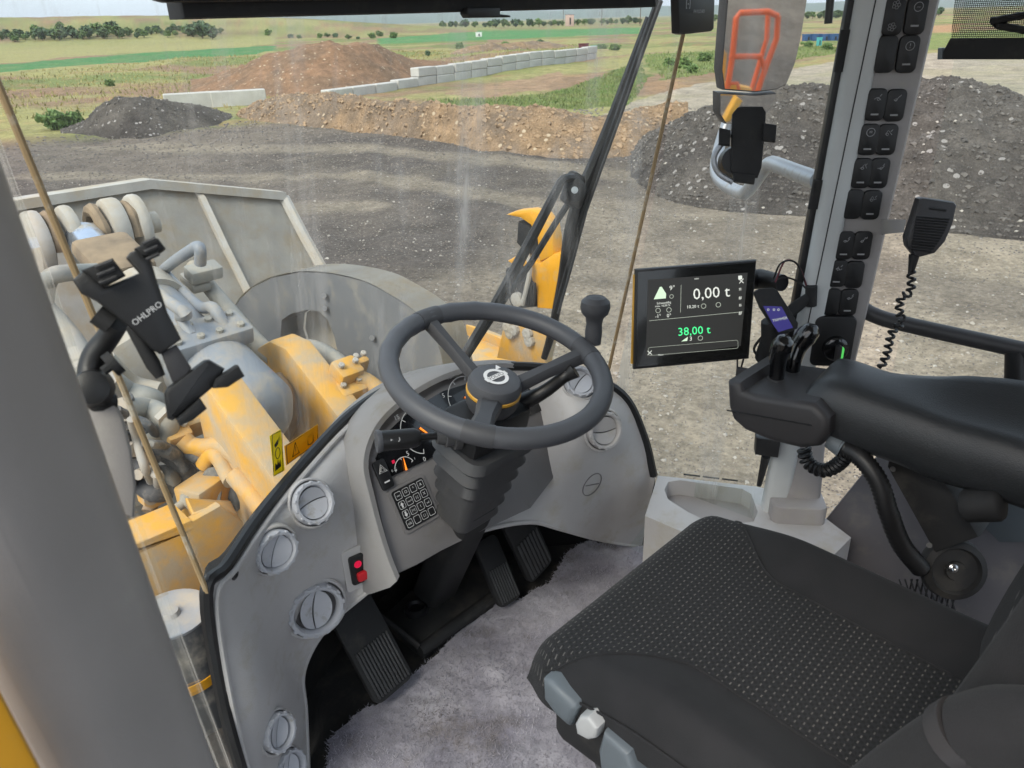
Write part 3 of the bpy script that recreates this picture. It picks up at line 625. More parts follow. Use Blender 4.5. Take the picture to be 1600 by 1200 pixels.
if bm.faces[len(bm.faces)//2].normal.y > 0: bmesh.ops.reverse_faces(bm, faces=bm.faces[:])
bm.normal_update(); DASH = BVHTree.FromBMesh(bm)
obj('console', bm, 'dash', dash)
ob = rows[0]
bm = nb(); tube(bm, [p+V(0, .003, .003) for p in rows[-1]], .006, 8); obj('lower_lip', bm, 'dash', dash)
_ow = lambda p, k: V(p.x, p.y, p.z)+V(p.x, p.y, 0).normalized()*k
bm = nb(); fo = ob[6:]; grid(bm, [[p+V(0, .006, .0) for p in fo], [_ow(p, .10)+V(0, 0, -.03) for p in fo], [V(_ow(p, .16).x, _ow(p, .16).y, -.02) for p in fo]]); bmesh.ops.solidify(bm, geom=bm.faces[:], thickness=.01); obj('firewall', bm, 'black_matt', dash)
bm = nb(); tube(bm, [p+V(0, .006, .006) for p in ob[4:]], .011, 8); obj('screen_seal', bm, 'black', dash)
# raised rim line running inside the seal
rim = [r_.lerp(q_, .22)+V(0, -.002, .004) for r_, q_ in zip(rows[1], rows[2])]
bm = nb(); tube(bm, rim[:45], .006, 8); obj('edge_moulding', bm, 'dash', dash)
def on_dash(px, py):
    h = DASH.ray_cast(EYE, sight(px, py).normalized()); n = h[1]
    if n.dot(sight(px, py)) > 0: n = -n
    return h[0], n
def vent(px, py, r, spin, mt='vent_grey', open_=False, lift=0):
    p, n = on_dash(px, py); n = (n+(EYE-p).normalized()*.55).normalized(); B = basis(n, V(1, 0, 0)); p = p+n*(lift+r*.12)
    bm = nb(); lathe(bm, [(r*1.26, -.01), (r*1.26, .003), (r*1.20, .006), (r*1.13, .005), (r*1.12, -.002)], p, n, seg=40); a = obj('vent', bm, 'dash', dash)
    bm = nb(); lathe(bm, [(r*1.13, .0005), (r*1.0, .0005)], p, n, seg=40); obj('shadow_gap', bm, 'dash_dark', a)
    bm = nb(); lathe(bm, [(r*1.05, -.006), (r*1.05, .011), (r*1.0, .018), (r*.89, .018), (r*.82, .012), (r*.82, -.004)], p, n, seg=40)
    for k in range(14):
        t = 2*math.pi*k/14; q = p+(B.col[0]*math.cos(t)+B.col[1]*math.sin(t))*r*1.0+n*.0145
        box(bm, q, (.006 if r < .05 else .008, r*.17, .007), B @ Matrix.Rotation(t, 3, 'Z'), bev=.001, seg=1)
    obj('bezel_ring', bm, mt, a)
    bm = nb(); lathe(bm, [(0, -.003), (r*.82, -.003)], p, n, seg=32); obj('vent_duct', bm, 'black', a)
    ang = math.radians(spin)
    for s in (-1, 1):
        bm = nb(); ax = B.col[0]*math.cos(ang)+B.col[1]*math.sin(ang); ay = n.cross(ax); R_ = r*.79
        pts = []
        for t in np.linspace(-1, 1, 13): pts.append((t*R_*.98, math.sqrt(max(R_*R_-(t*R_*.98)**2, 0))*(.76 if open_ else .97)))
        lo = [(t*R_*.98, (.012 if s > 0 else .035)*r+(.13*r)*(1-t*t)*(1 if s > 0 else -.85)) for t in np.linspace(1, -1, 13)]
        prism(bm, [p+ax*u+ay*(v*s)+n*(.002+.010*abs(v)/r) for u, v in pts+lo], n*.004)
        obj('vane', bm, mt, a)
vent(425, 858, .038, 62); vent(484, 787, .038, 2); vent(490, 948, .053, 78, open_=True); vent(428, 1143, .034, 60, open_=True); vent(446, 1200, .034, 60, open_=True)
vent(940, 671, .043, 170, 'dash'); vent(905, 600, .036, 20)
p, n = on_dash(925, 757); bm = nb(); lathe(bm, [(.033, -.002), (.033, .0015), (.0305, .0015), (.0305, -.002)], p, n, seg=36); box(bm, p+n*.0012, (.05, .002, .002), basis(n, V(1, -.6, -.4))); obj('blanking_plug', bm, 'dash_dark', dash)
p, n = on_dash(367, 899); bm = nb(); lathe(bm, [(.0085, -.002), (.008, .002), (.004, .003), (.0035, .0005), (0, .0005)], p, n, seg=16); obj('screw', bm, 'charcoal', dash)
# red parking brake switch
p, n = on_dash(556, 886); B = basis(n, V(0, 0, 1)); up = B.col[0]; sx = up.cross(n)
bm = nb(); rbox(bm, p+n*.001, sx, up, .055, .095, .004, .006); sw = obj('brake_switch_recess', bm, 'dash', dash)
bm = nb(); rbox(bm, p+n*.005, sx, up, .033, .066, .008, .006, .002); obj('rocker', bm, 'black', sw)
bm = nb(); rbox(bm, p+n*.013-up*.014+sx*.004, sx, up, .022, .020, .009, .005, .002); obj('rocker_button', bm, 'red_plastic', sw)
bm = nb(); lathe(bm, [(.008, 0), (.008, .001), (.006, .001), (.006, 0)], p+n*.0135+up*.014, n, seg=18); text(bm, 'P', .010, p+n*.0136+up*.014, sx, up); obj('marking', bm, 'lamp_red', sw)

# --- instrument pod
FQ = V(.8, 1.11, .5); FN = V(0, -.866, .5); FX = V(1, 0, 0); FY = V(0, .5, .866)
def F(px, py, lift=0): return PP(px, py, FQ, FN)+FN*lift
pod = thing('instrument_pod', 'dark grey instrument binnacle with gauges and keypad behind the steering wheel', 'instrument panel', (.93, 1.2, .35))
out_px = [(578, 716), (588, 775), (600, 832), (613, 902), (652, 884), (690, 862), (745, 835), (830, 795), (868, 745), (876, 690), (862, 632), (830, 600), (790, 586), (735, 590), (690, 604), (640, 634), (600, 672)]
bm = nb(); prism(bm, [F(*p) for p in out_px], V(0, .10, -.03), bev=.006); obj('face_panel', bm, 'dash_dark', pod)
hood = [F(*p) for p in ((618, 900), (606, 870), (594, 832), (580, 778), (570, 722), (590, 668), (635, 626), (688, 596), (735, 582), (790, 577), (838, 590), (870, 625), (884, 690), (872, 750))]
c_ = cr(hood, 5)
bm = nb(); grid(bm, [[p+FN*.016+(p-F(720, 720)).normalized()*.000 for p in c_], [p+FN*.018+(p-F(720, 720)).normalized()*.012 for p in c_], [p+FN*.004+(p-F(720, 720)).normalized()*.026 for p in c_], [p-FN*.06+(p-F(720, 720)).normalized()*.04 for p in c_], [p-FN*.14+(p-F(720, 720)).normalized()*.05 for p in c_]])
bmesh.ops.solidify(bm, geom=bm.faces[:], thickness=.004); obj('hood', bm, 'dash', pod)
clu = [(586, 716), (596, 752), (700, 703), (850, 640), (838, 612), (790, 594), (735, 598), (690, 612), (640, 642), (606, 674)]
bm = nb(); prism(bm, [F(*p, .0005) for p in clu], FN*.003); cl = obj('gauge_cluster', bm, 'black_gloss', pod)
def arc(bm, c, r, a0, a1, w, n=24):
    pts = [c+(FX*math.cos(t)+FY*math.sin(t))*r for t in np.radians(np.linspace(a0, a1, n))]; p2 = [c+(FX*math.cos(t)+FY*math.sin(t))*(r-w) for t in np.radians(np.linspace(a0, a1, n))]
    grid(bm, [pts, p2])
def dial(px, py, r, a0, a1, nums, na):
    c = F(px, py, .0046); bm = nb(); arc(bm, c, r, a0, a1, .0016)
    for i, s in enumerate(nums):
        t = math.radians(a0+(a1-a0)*i/(len(nums)-1)); d = FX*math.cos(t)+FY*math.sin(t); quad(bm, c+d*r*.9, FX*math.sin(t)-FY*math.cos(t), d, .0016, r*.2, 0); text(bm, s, r*.27, c+d*r*1.22, FX, FY, lift=0)
    obj('dial_marking', bm, 'white_print', cl)
    t = math.radians(na); d = FX*math.cos(t)+FY*math.sin(t); bm = nb(); prism(bm, [c+FN*.002+d*r*.95, c+FN*.002-d*r*.12+d.cross(FN)*.0022, c+FN*.002-d*r*.12-d.cross(FN)*.0022], FN*.001); obj('needle', bm, 'gauge_orange', cl)
dial(657, 672, .052, 250, 20, ['0', '5', '10', '15', '20', '25', '30'], -55)
dial(727, 622, .050, 200, -20, ['0', '5', '10', '15', '20', '25'], -20)
dial(632, 733, .026, 165, 20, ['0', '', '1'], 80)
dial(800, 612, .026, 165, 20, ['C', '', 'H'], 100)
bm = nb(); quad(bm, F(676, 663, .0046), FX, FY, .022, .012, 0); obj('lamp_blue', bm, 'gauge_blue', cl)
bm = nb(); text(bm, '10 km', .011, F(680, 680, .0046), FX, FY, lift=0); text(bm, '60,2', .011, F(694, 670, .0046), FX, FY, lift=0); text(bm, 'F', .012, F(617, 735, .0046), FX, FY, lift=0); obj('readout', bm, 'white_print', cl)
bm = nb(); quad(bm, F(613, 722, .0046), FX, FY, .007, .007, 0); obj('lamp_red', bm, 'lamp_red', cl)
# hazard rocker
c = F(597, 742, .001); bm = nb(); rbox(bm, c, FX, FY, .030, .062, .007, .006, .002); hz = obj('hazard_rocker', bm, 'black', pod)
bm = nb()
for k in (.011, .006):
    pts = [c+FN*.0085+FY*.010+(FX*math.cos(a)+FY*math.sin(a))*k for a in np.radians((90, 210, 330))]
    tube(bm, pts, .0009, 5, closed=True)
quad(bm, c+FN*.0072-FY*.016, FX, FY, .013, .003, .0006); obj('marking', bm, 'white_print', hz)
# keypad
kc = [F(*q, .001) for q in ((606, 775), (665, 747), (682, 798), (630, 830))]; ko = (kc[0]+kc[1]+kc[2]+kc[3])/4
KW, KH = .078, .082
bm = nb(); rbox(bm, ko, FX, FY, KW+.016, KH+.016, .002, .008); kp = obj('keypad', bm, 'dash_dark', pod)
bm = nb(); rbox(bm, ko+FN*.002, FX, FY, KW+.004, KH+.004, .0015, .006); obj('keypad_plate', bm, 'black', kp)
sym = [['esc', 'O', '*', 'A'], ['\u2191', '>o<', '[-]', 'X'], ['\u2193', '[=]', '1', 'sel'], ['ok', '', '[ ]', '']]
for r_ in range(4):
    for k in range(4):
        q = ko+FN*.0035+FX*((k-1.5)*KW/4)+FY*((1.5-r_)*KH/4)
        bm = nb(); rbox(bm, q, FX, FY, KW/4*.86, KH/4*.86, .0018, .003); b_ = obj('key', bm, 'black', kp)
        bm = nb(); o_ = [q+FN*.0021+FX*a+FY*b for a, b in rrect(KW/4*.80, KH/4*.80, .003)]; i_ = [q+FN*.0021+FX*a+FY*b for a, b in rrect(KW/4*.72, KH/4*.72, .0026)]; grid(bm, [o_+[o_[0]], i_+[i_[0]]])
        s = sym[r_][k]
        if s in '\u2191\u2193' and s:
            d = FY if s == '\u2191' else -FY
            bm.faces.new([bm.verts.new(q+FN*.0022+a) for a in (d*.006, FX*.0045, FX*.002, FX*.002-d*.006, -FX*.002-d*.006, -FX*.002, -FX*.0045)])
        elif s: text(bm, s, .009 if len(s) < 3 else .0065, q, FX, FY, lift=.0022)
        obj('marking', bm, 'white_print', b_)

# --- steering wheel and column
WC = V(.904, .94, .82); WA = V(0, -.262, .965).normalized(); WX = V(1, 0, 0); WY = WA.cross(WX)
def Wp(px, py, off=0): return PP(px, py, WC+WA*off, WA)
sw_ = thing('steering_wheel', 'charcoal three spoke steering wheel with a spinner knob', 'steering wheel', WC-WA*.1)
RW = .199; bm = nb(); ring = []
for i in range(72):
    t = 2*math.pi*i/72; ring.append(WC+(WX*math.cos(t)+WY*math.sin(t))*RW)
rr = [.0188+(.0009*math.sin(i*2.2) if 10 < i < 30 else 0) for i in range(72)]
tube(bm, ring, rr, 14, closed=True); obj('rim', bm, 'wheel_grey', sw_)
def wang(px, py): q = Wp(px, py)-WC; return math.atan2(q.dot(WY), q.dot(WX))
for px, py, wd in ((672, 500, .030), (925, 548, .034), (752, 664, .050)):
    t = wang(px, py); d = WX*math.cos(t)+WY*math.sin(t); s = d.cross(WA); h0 = WC-WA*.052+d*.035; h1 = WC-WA*.002+d*(RW-.004)
    bm = nb(); prof = []
    for k, q in ((0, h0), (.5, h0.lerp(h1, .5)), (1, h1)):
        w_ = wd*(1.0-.25*math.sin(k*math.pi)); hh = .013; prof.append([q+s*(w_/2*a)+WA*(hh*b) for a, b in ((-1, -.8), (1, -.8), (.95, .2), (.6, .8), (-.6, .8), (-.95, .2))])
    vs_ = [[bm.verts.new(p) for p in r] for r in prof]
    for A, C in zip(vs_, vs_[1:]):
        for j in range(6): bm.faces.new((A[j], A[(j+1) % 6], C[(j+1) % 6], C[j]))
    bm.faces.new(vs_[0]); bm.faces.new(vs_[-1]); obj('spoke', bm, 'wheel_hub', sw_)
    tt = [WC+(WX*math.cos(t+a)+WY*math.sin(t+a))*RW for a in np.linspace(-.13, .13, 9)]
    bm = nb(); tube(bm, tt, .0196, 14); obj('rim_clamp', bm, 'wheel_hub', sw_)
HC = WC-WA*.048
bm = nb(); lathe(bm, [(.034, -.07), (.040, -.05), (.050, -.03), (.052, -.012), (.052, -.008)], HC, WA, seg=40); obj('hub', bm, 'wheel_hub', sw_)
bm = nb(); lathe(bm, [(.0505, -.008), (.0525, -.006), (.0525, -.001), (.0505, .001)], HC, WA, seg=40); obj('yellow_ring', bm, 'orange_gold', sw_)
bm = nb(); lathe(bm, [(.051, .001), (.0515, .012), (.047, .022), (.040, .0255), (.02, .027), (0, .0275)], HC, WA, seg=40); hcp = obj('hub_cap', bm, 'wheel_grey', sw_)
lg = HC+WA*.0285; bm = nb()
o_ = [lg+(WX*math.cos(t)+WY*math.sin(t))*.024 for t in np.linspace(0, 2*math.pi, 40)]; i_ = [lg+(WX*math.cos(t)+WY*math.sin(t))*.017 for t in np.linspace(0, 2*math.pi, 40)]; grid(bm, [o_, i_])
quad(bm, lg, WX, WY, .052, .011, .0004)
bm.faces.new([bm.verts.new(lg+WX*a+WY*b) for a, b in ((.014, .016), (.026, .028), (.028, .016))])
obj('emblem', bm, 'white_print', hcp)
bm = nb(); text(bm, 'VOLVO', .0115, lg, WX, WY, lift=.0008); obj('emblem_lettering', bm, 'black', hcp)
kb = Wp(926, 540); bm = nb(); lathe(bm, [(.016, .005), (.017, .03), (.0155, .045), (.018, .06), (.026, .068), (.0295, .080), (.028, .092), (.019, .1005), (.0175, .0995), (.0165, .0995), (.008, .1025), (0, .103)], kb, V(.05, -.02, 1), seg=32); obj('spinner_knob', bm, 'wheel_hub', sw_)
col = thing('steering_column', 'black steering column with a ribbed rubber boot', 'steering column', (.904, 1.13, 0))
def axp(d): return WC-WA*d
bm = nb(); n_ = 6; secs = []
for i in range(n_*2+1):
    f_ = i/(n_*2); d = .165+f_*.23; k = (1-.40*f_)*(1.0 if i % 2 else .86); secs.append([axp(d)+WX*a*k+WY*b*k+V(0, .012*f_, 0) for a, b in rrect(.188, .150, .035)])
vs_ = [[bm.verts.new(p) for p in s] for s in secs]
for A, C in zip(vs_, vs_[1:]):
    for j in range(len(A)): bm.faces.new((A[j], A[(j+1) % len(A)], C[(j+1) % len(A)], C[j]))
bm.faces.new(vs_[0]); obj('boot', bm, 'rubber', col, ang=60)
bm = nb(); prism(bm, [axp(.33)+WX*a+WY*b for a, b in rrect(.095, .085, .02)], V(.98, 1.29, .05)-axp(.33), bev=.006); obj('column_tube', bm, 'black_matt', col)
bm = nb(); box(bm, axp(.125)+V(-.005, 0, 0), (.15, .10, .07), Matrix((WX, WY, WA)).transposed(), bev=.012); obj('switch_housing', bm, 'black', col)
bm = nb(); cyl(bm, axp(.06), axp(.2), .028); obj('shaft', bm, 'black', col)
a0 = axp(.125)+WX*-.07; e0 = P(588, 690, 'z', .715); d_ = (e0-a0)
bm = nb(); tube(bm, [a0+d_*.02, a0+d_*.10, a0+d_*.11, a0+d_*.2, a0+d_*.21, a0+d_*.3], [.030, .030, .024, .024, .019, .016], 20); obj('stalk_gaiter', bm, 'rubber', col)
bm = nb(); tube(bm, [a0+d_*.28, a0+d_*.48, a0+d_*.55], [.007, .007, .012], 14); tube(bm, [a0+d_*.5, a0+d_*.56, a0+d_*.95], [.014, .0185, .019], 22); stk = obj('stalk', bm, 'black', col)
bm = nb(); tube(bm, [a0+d_*.94, a0+d_*.97, e0], [.0195, .0215, .0205], 26); obj('stalk_button', bm, 'wheel_grey', stk)
sd = (d_.normalized()); sn = (EYE-e0).normalized(); sn = (sn-sd*sn.dot(sd)).normalized(); bm = nb(); text(bm, '\u25B8  \u266A', .014, a0+d_*.8+sn*.0192, -sd, sn.cross(-sd)); obj('stalk_marking', bm, 'grey_print', stk)
bm = nb(); b0 = axp(.12)+WX*.06; tube(bm, [b0, P(845, 615, 'z', .74), P(880, 590, 'z', .765), P(898, 578, 'z', .78)], [.02, .014, .012, .017], 14, n=4); obj('gear_lever', bm, 'black', col)
bm = nb(); box(bm, axp(.105)+WX*.075, (.06, .05, .03), Matrix((WX, WY, WA)).transposed(), bev=.006); obj('lever_block', bm, 'charcoal', col)

# --- footwell
def pedal(name, label, b, t, wd, ribs=9, group='foot pedals'):
    d = (t-b); L_ = d.length; d.normalize(); s = V(1, 0, 0); s = (s-d*s.dot(d)).normalized(); n = s.cross(d)
    if n.dot(EYE-b) < 0: n = -n; s = -s
    r = thing(name, label, 'pedal', (b.x, b.y, 0), group); bm = nb(); prism(bm, [b+d*(L_/2)+s*a+d*c for a, c in rrect(wd, L_, .02)], -n*.018, bev=.004); pl = obj('pedal_pad', bm, 'black_matt', r)
    for i in range(ribs):
        q = b+s*((i+.5)/ribs-.5)*wd*.86+d*L_*.30; bm = nb(); box(bm, q+n*.002, (wd/ribs*.5, L_*.5, .006), Matrix((s, d, n)).transposed(), bev=.0015, seg=1); obj('rib', bm, 'rubber', pl)
    bm = nb(); tube(bm, [b+d*L_*.8-n*.02, b+d*L_*.9-n*.12+V(0, 0, .02)], .014, 10); obj('pedal_arm', bm, 'black_matt', r)
pedal('brake_pedal', 'wide ribbed black foot pedal nearest the left wall of the footwell', P(620, 1080, 'z', .05), P(545, 940, 'z', .25), .108, 11)
pedal('brake_pedal', 'narrow ribbed black pedal between steering column and accelerator', P(800, 942, 'z', .04), P(758, 840, 'z', .19), .075, 8)
pedal('accelerator_pedal', 'long ribbed black pedal beside the right dashboard wall', P(848, 895, 'z', .04), P(800, 790, 'z', .26), .10, 7)
cb = thing('column_base', 'black plastic cover plate at the foot of the steering column', 'cover', (.95, 1.25, 0))
bm = nb(); prism(bm, [P(a, b, 'z', .045) for a, b in ((600, 960), (660, 1010), (770, 935), (800, 880), (720, 850))], V(0, 0, -.05), bev=.006); obj('plate', bm, 'footwell', cb)
bm = nb(); tube(bm, [P(655, 1018, 'z', .03), P(700, 985, 'z', .03), P(775, 930, 'z', .03)], .018, 10); obj('sill_bar', bm, 'black_matt', cb)
bm = nb(); tube(bm, [P(592, 960, 'z', .10), P(655, 1010, 'z', .05)], [.007, .008], 8); obj('link_rod', bm, 'black_matt', cb)
bm = nb(); lathe(bm, [(.03, 0), (.03, .012), (.022, .016), (.016, .01), (0, .01)], P(650, 955, 'z', .046), V(0, 0, 1), seg=20); obj('plug', bm, 'black', cb)
bm = nb(); lathe(bm, [(.05, -.02), (.05, .03), (.04, .05), (.02, .05)], P(692, 905, 'z', .04), V(0, -.2, 1), seg=20); obj('collar', bm, 'black_matt', cb)
# fleece mat on the floor
cp = [(505, 1230), (512, 1150), (560, 1118), (605, 1092), (650, 1052), (700, 1005), (765, 945), (812, 935), (850, 915), (872, 892), (880, 868), (915, 850), (960, 848), (1000, 852), (1040, 880), (1080, 940), (1120, 1300), (800, 1500), (520, 1400)]
cpoly = [(q.x, q.y) for q in (P(a, b, 'z', .012) for a, b in cp)]
gx, gy = np.meshgrid(np.arange(.3, 1.66, .0055), np.arange(.15, 1.3, .0055)); wob = (fbm(gx, gy, .05, 3, 2)-.5)*.03
msk = inpoly(gx+wob, gy+wob, cpoly); hh = .006+.016*fbm(gx, gy, .09, 4, 6)+.006*fbm(gx, gy, .016, 2, 8)
bm = nb(); idx = {}
for i, j in zip(*np.nonzero(msk)): idx[i, j] = bm.verts.new((gx[i, j], gy[i, j], hh[i, j]))
for (i, j), v in idx.items():
    if (i+1, j) in idx and (i, j+1) in idx and (i+1, j+1) in idx: bm.faces.new((v, idx[i, j+1], idx[i+1, j+1], idx[i+1, j]))
tag(obj('floor_mat', bm, 'carpet', ang=80), 'worn mauve grey fleece mat lying on the cab floor', 'mat')
_i, _j = np.nonzero(msk); _k = RNG.integers(0, len(_i), 26000); fx_ = gx[_i[_k], _j[_k]]+RNG.uniform(-.003, .003, 26000); fy_ = gy[_i[_k], _j[_k]]+RNG.uniform(-.003, .003, 26000); fz_ = hh[_i[_k], _j[_k]]
_t = RNG.random(26000)*6.28; _d = RNG.normal(size=(26000, 2))*.005; _w = .0011
_co = np.stack([np.stack([fx_-np.cos(_t)*_w, fy_-np.sin(_t)*_w, fz_-.001], 1), np.stack([fx_+np.cos(_t)*_w, fy_+np.sin(_t)*_w, fz_-.001], 1), np.stack([fx_+_d[:, 0], fy_+_d[:, 1], fz_+.003+.004*RNG.random(26000)], 1)], 1).reshape(-1, 3)
_me = bpy.data.meshes.new('mat_pile'); _me.from_pydata(_co.tolist(), [], np.arange(78000).reshape(-1, 3).tolist()); _me.materials.append(MAT['carpet']); _o = bpy.data.objects.new('mat_pile', _me); COL.objects.link(_o); _o['kind'] = 'stuff'; tag(_o, 'short tangled fleece fibres standing on the floor mat', 'fleece')

# --- windscreen panes and frame
SL0, SL1 = extend(V(.335, 1.02, .607), V(.259, 1.05, 1.345), .6, 1.72)      # left glass joint
a, b = P(955, 560, 'x', 1.50), P(1066, 60, 'x', 1.52); SR0, SR1 = extend(a, b, .25, 1.72)
fr = thing('cab_frame', 'cab shell of grey pillars, roof and glass panes round the driver place', 'cab', (.9, .3, 0))
# left front pillar beside the open doorway
r0, r1 = extend(P(335, 1200, 'y', .45), P(0, 270, 'y', .45), 0, 1.74)
k0, k1 = extend(P(222, 1200, 'y', .405), P(0, 690, 'y', .405), 0, 1.74)
l0, l1 = extend(P(70, 1200, 'y', .405), P(0, 1080, 'y', .405), 0, 1.74)
bm = nb(); sec = lambda r, k, l: cr([r+V(.0, .05, 0), r, r.lerp(k, .5)+V(.002, -.002, 0), k, k.lerp(l, .5)+V(0, -.006, 0), l, l+V(-.004, .05, 0), l+V(.0, .10, 0)], 3, True)
A, C = [bm.verts.new(p) for p in sec(r0, k0, l0)], [bm.verts.new(p) for p in sec(r1, k1, l1)]
for j in range(len(A)): bm.faces.new((A[j], A[(j+1) % len(A)], C[(j+1) % len(A)], C[j]))
bm.faces.new(A); bm.faces.new(C); obj('front_pillar', bm, 'pillar_grey', fr, ang=50)
# open door edge in yellow outside the pillar
bm = nb(); q = [P(-60, 950, 'y', .36), P(-4, 1072, 'y', .36), P(66, 1205, 'y', .36), P(140, 1400, 'y', .36), P(-200, 1400, 'y', .36)]; prism(bm, q, V(0, .03, 0), bev=.004); tag(obj('door_panel', bm, 'yellow_clean'), 'bright orange yellow door skin outside the left pillar', 'door')
# right front pillar
PQ = V(1.6, .6, 1.0); PN = V(-.80, -.60, 0)
def A_(px, py, lift=0): return PP(px, py, PQ, PN)+PN*lift
PXD = V(.6, -.8, 0)
w0, w1 = extend(A_(1284, 400), A_(1360, 0), .28, 1.74)
bm = nb(); prof = [w0+PXD*a+PN*b for a, b in rrect(.058, .05, .016)]; prism(bm, prof, w1-w0); obj('switch_pillar', bm, 'pillar_light', fr)
g0, g1 = extend(A_(1279, 400, .0255), A_(1362, 0, .0255), .7, 1.74); bm = nb(); tube(bm, [g0, g1], .0012, 5); obj('pillar_joint', bm, 'black', fr)
s0, s1 = extend(A_(1260, 400, -.01), A_(1334, 0, -.01), .60, 1.74); bm = nb(); prism(bm, [s0+PXD*a+PN*b for a, b in rrect(.020, .03, .005)], s1-s0); obj('pillar_seal', bm, 'black', fr)
for pa, pb in (((1311, 112), (1322, 46)), ((1270, 325), (1279, 280))):
    bm = nb(); a, b = A_(*pa, .006), A_(*pb, .006); prism(bm, [a+PXD*x+PN*y for x, y in rrect(.022, .012, .004)], b-a); obj('hinge_cover', bm, 'black_matt', fr)
lo0, lo1 = w0+V(.0, 0, -.03), A_(1262, 600)
bm = nb(); c0 = P(1242, 820, 'x', 1.585); c1 = P(1252, 690, 'x', 1.60); c0, c1 = extend(c0, c1, .22, .62); prism(bm, [c0+PXD*a+PN*b for a, b in rrect(.10, .07, .02)], c1-c0); obj('pillar_foot', bm, 'trim_taupe', fr)
bm = nb(); fb = P(1238, 822, 'x', 1.565); prism(bm, [fb+PXD*a+PN*b for a, b in rrect(.125, .10, .02)], V(0, 0, .085), bev=.006); obj('pillar_shoe', bm, 'trim_taupe', fr)
# roof and header
bm = nb(); prism(bm, [V(.10, -.9, 1.72), V(1.70, -.9, 1.72), V(1.70, .55, 1.72), V(1.5, .95, 1.72), V(1.2, 1.1, 1.72), V(.6, 1.1, 1.72), V(.3, .95, 1.72), V(.10, .45, 1.72)], V(0, 0, .06)); obj('roof', bm, 'pillar_light', fr)
h0, h1 = P(288, 30, 'y', 1.08), P(1026, 11, 'y', 1.02)
bm = nb(); prism(bm, [h0, h1, h1+V(0, .0, .18), h0+V(0, 0, .18)], V(0, .05, 0), bev=.006); hd = obj('header_rail', bm, 'black_matt', fr)
bm = nb(); prism(bm, [P(246, 0, 'y', 1.06), P(262, 4, 'y', 1.06), P(1036, -8, 'y', 1.0), P(1036, -40, 'y', 1.0), P(246, -40, 'y', 1.06)], V(0, .02, 0), bev=.004); obj('header_trim', bm, 'black', hd)
bm = nb(); prism(bm, [P(a, b, 'y', 1.04) for a, b in ((731, 22), (735, 28), (798, 27), (798, 24), (782, 22), (782, 12), (731, 12))], V(0, .02, 0), bev=.002); obj('visor_catch', bm, 'black', hd)
# panes
def pane(name, r0_, r1_, mt, label=None):
    bm = nb(); grid(bm, [r0_, r1_]); o = obj(name, bm, mt, fr, ang=60); return o
SRb = extend(SR0, SR1, .58, 1.5)[0]
base = cr([SL0, V(.50, 1.15, .60), V(.70, 1.30, .60), V(.92, 1.39, .60), V(1.18, 1.375, .60), V(1.38, 1.29, .59), SRb], 8)
top = []
for i, p in enumerate(base):
    t = (p.x-base[0].x)/(base[-1].x-base[0].x); q = SL1.lerp(SR1, t); top.append(V(q.x, q.y+(p.y-SL0.lerp(SRb, t).y)*.75, 1.72))
pane('windscreen', [V(p.x, p.y, .3) for p in base[10:]], base[10:], 'glass')
pane('windscreen', base, top, 'glass')
pane('side_pane', [r0+V(.0, .02, 0), V(.325, 1.03, 0)], [r1+V(.0, .02, 0), SL1], 'glass')
w_b = w0-PXD*.03
pane('side_pane', [V(SR0.x, SR0.y, .02), V(w_b.x, w_b.y, .02)], [SR1, w1-PXD*.03], 'glass')
pane('side_window', [V(1.70, .50, .1), V(1.70, -.9, .1)], [V(1.68, .50, 1.72), V(1.68, -.9, 1.72)], 'glass_clear')
mat('bead', (.36, .25, .13), .5, dirt=(.5, .46, .38), dscale=20, damt=.3)
for a, b in ((SL0, SL1), (SR0, SR1)):
    bm = nb(); tube(bm, [a, b], .0045, 8); obj('glass_bead', bm, 'bead', fr)
# stickers on the screen
def sticker(name, label, pts, mt, art):
    q = [Vector(p) for p in pts]; n = (q[1]-q[0]).cross(q[3]-q[0]).normalized()
    if n.dot(EYE-q[0]) < 0: n = -n
    r = thing(name, label, 'sticker', q[0]); bm = nb(); prism(bm, q, n*.001); obj('backing', bm, mt, r)
    x = (q[1]-q[0]).normalized(); y = n.cross(x); bm = nb(); art(bm, (q[0]+q[1]+q[2]+q[3])/4+n*.0013, x, y, (q[1]-q[0]).length, (q[2]-q[1]).length); obj('print', bm, 'black', r)
def loopline(bm, c, pts, x, y, w_=.0012): tube(bm, [c+x*a+y*b for a, b in pts], w_, 5, closed=True)
def art_a(bm, c, x, y, w_, h_):
    loopline(bm, c, rrect(w_*.92, h_*.94, .003), x, y, .0006)
    bm.faces.new([bm.verts.new(c+x*a*w_+y*b*h_) for a, b in ((-.3, .22), (.25, .36), (.3, .30), (.05, .2), (-.2, .14))])
    loopline(bm, c, [(w_*.22*math.cos(t), w_*.22*math.sin(t)) for t in np.linspace(0, 6.0, 12)], x, y, .0008)
    bm.faces.new([bm.verts.new(c+x*a*w_+y*b*h_) for a, b in ((-.3, -.38), (.3, -.34), (.22, -.16), (.1, -.26), (.0, -.12), (-.08, -.26), (-.26, -.2))])
def art_b(bm, c, x, y, w_, h_):
    loopline(bm, c, rrect(w_*.95, h_*.9, .003), x, y, .0006)
    loopline(bm, c-x*w_*.22, [(0, h_*.32), (-h_*.34, -h_*.28), (h_*.34, -h_*.28)], x, y, .0012); quad(bm, c-x*w_*.22, x, y, .002, h_*.26, 0)
    loopline(bm, c+x*w_*.24, [(-h_*.3, h_*.26), (0, h_*.2), (h_*.3, h_*.26), (h_*.3, -h_*.22), (0, -h_*.28), (-h_*.3, -h_*.22)], x, y, .001)
def on_glass(px, py):
    for bvh in SCREEN:
        h = bvh.ray_cast(EYE, sight(px, py).normalized())
        if h[0] is not None: return h[0]-sight(px, py).normalized()*.004
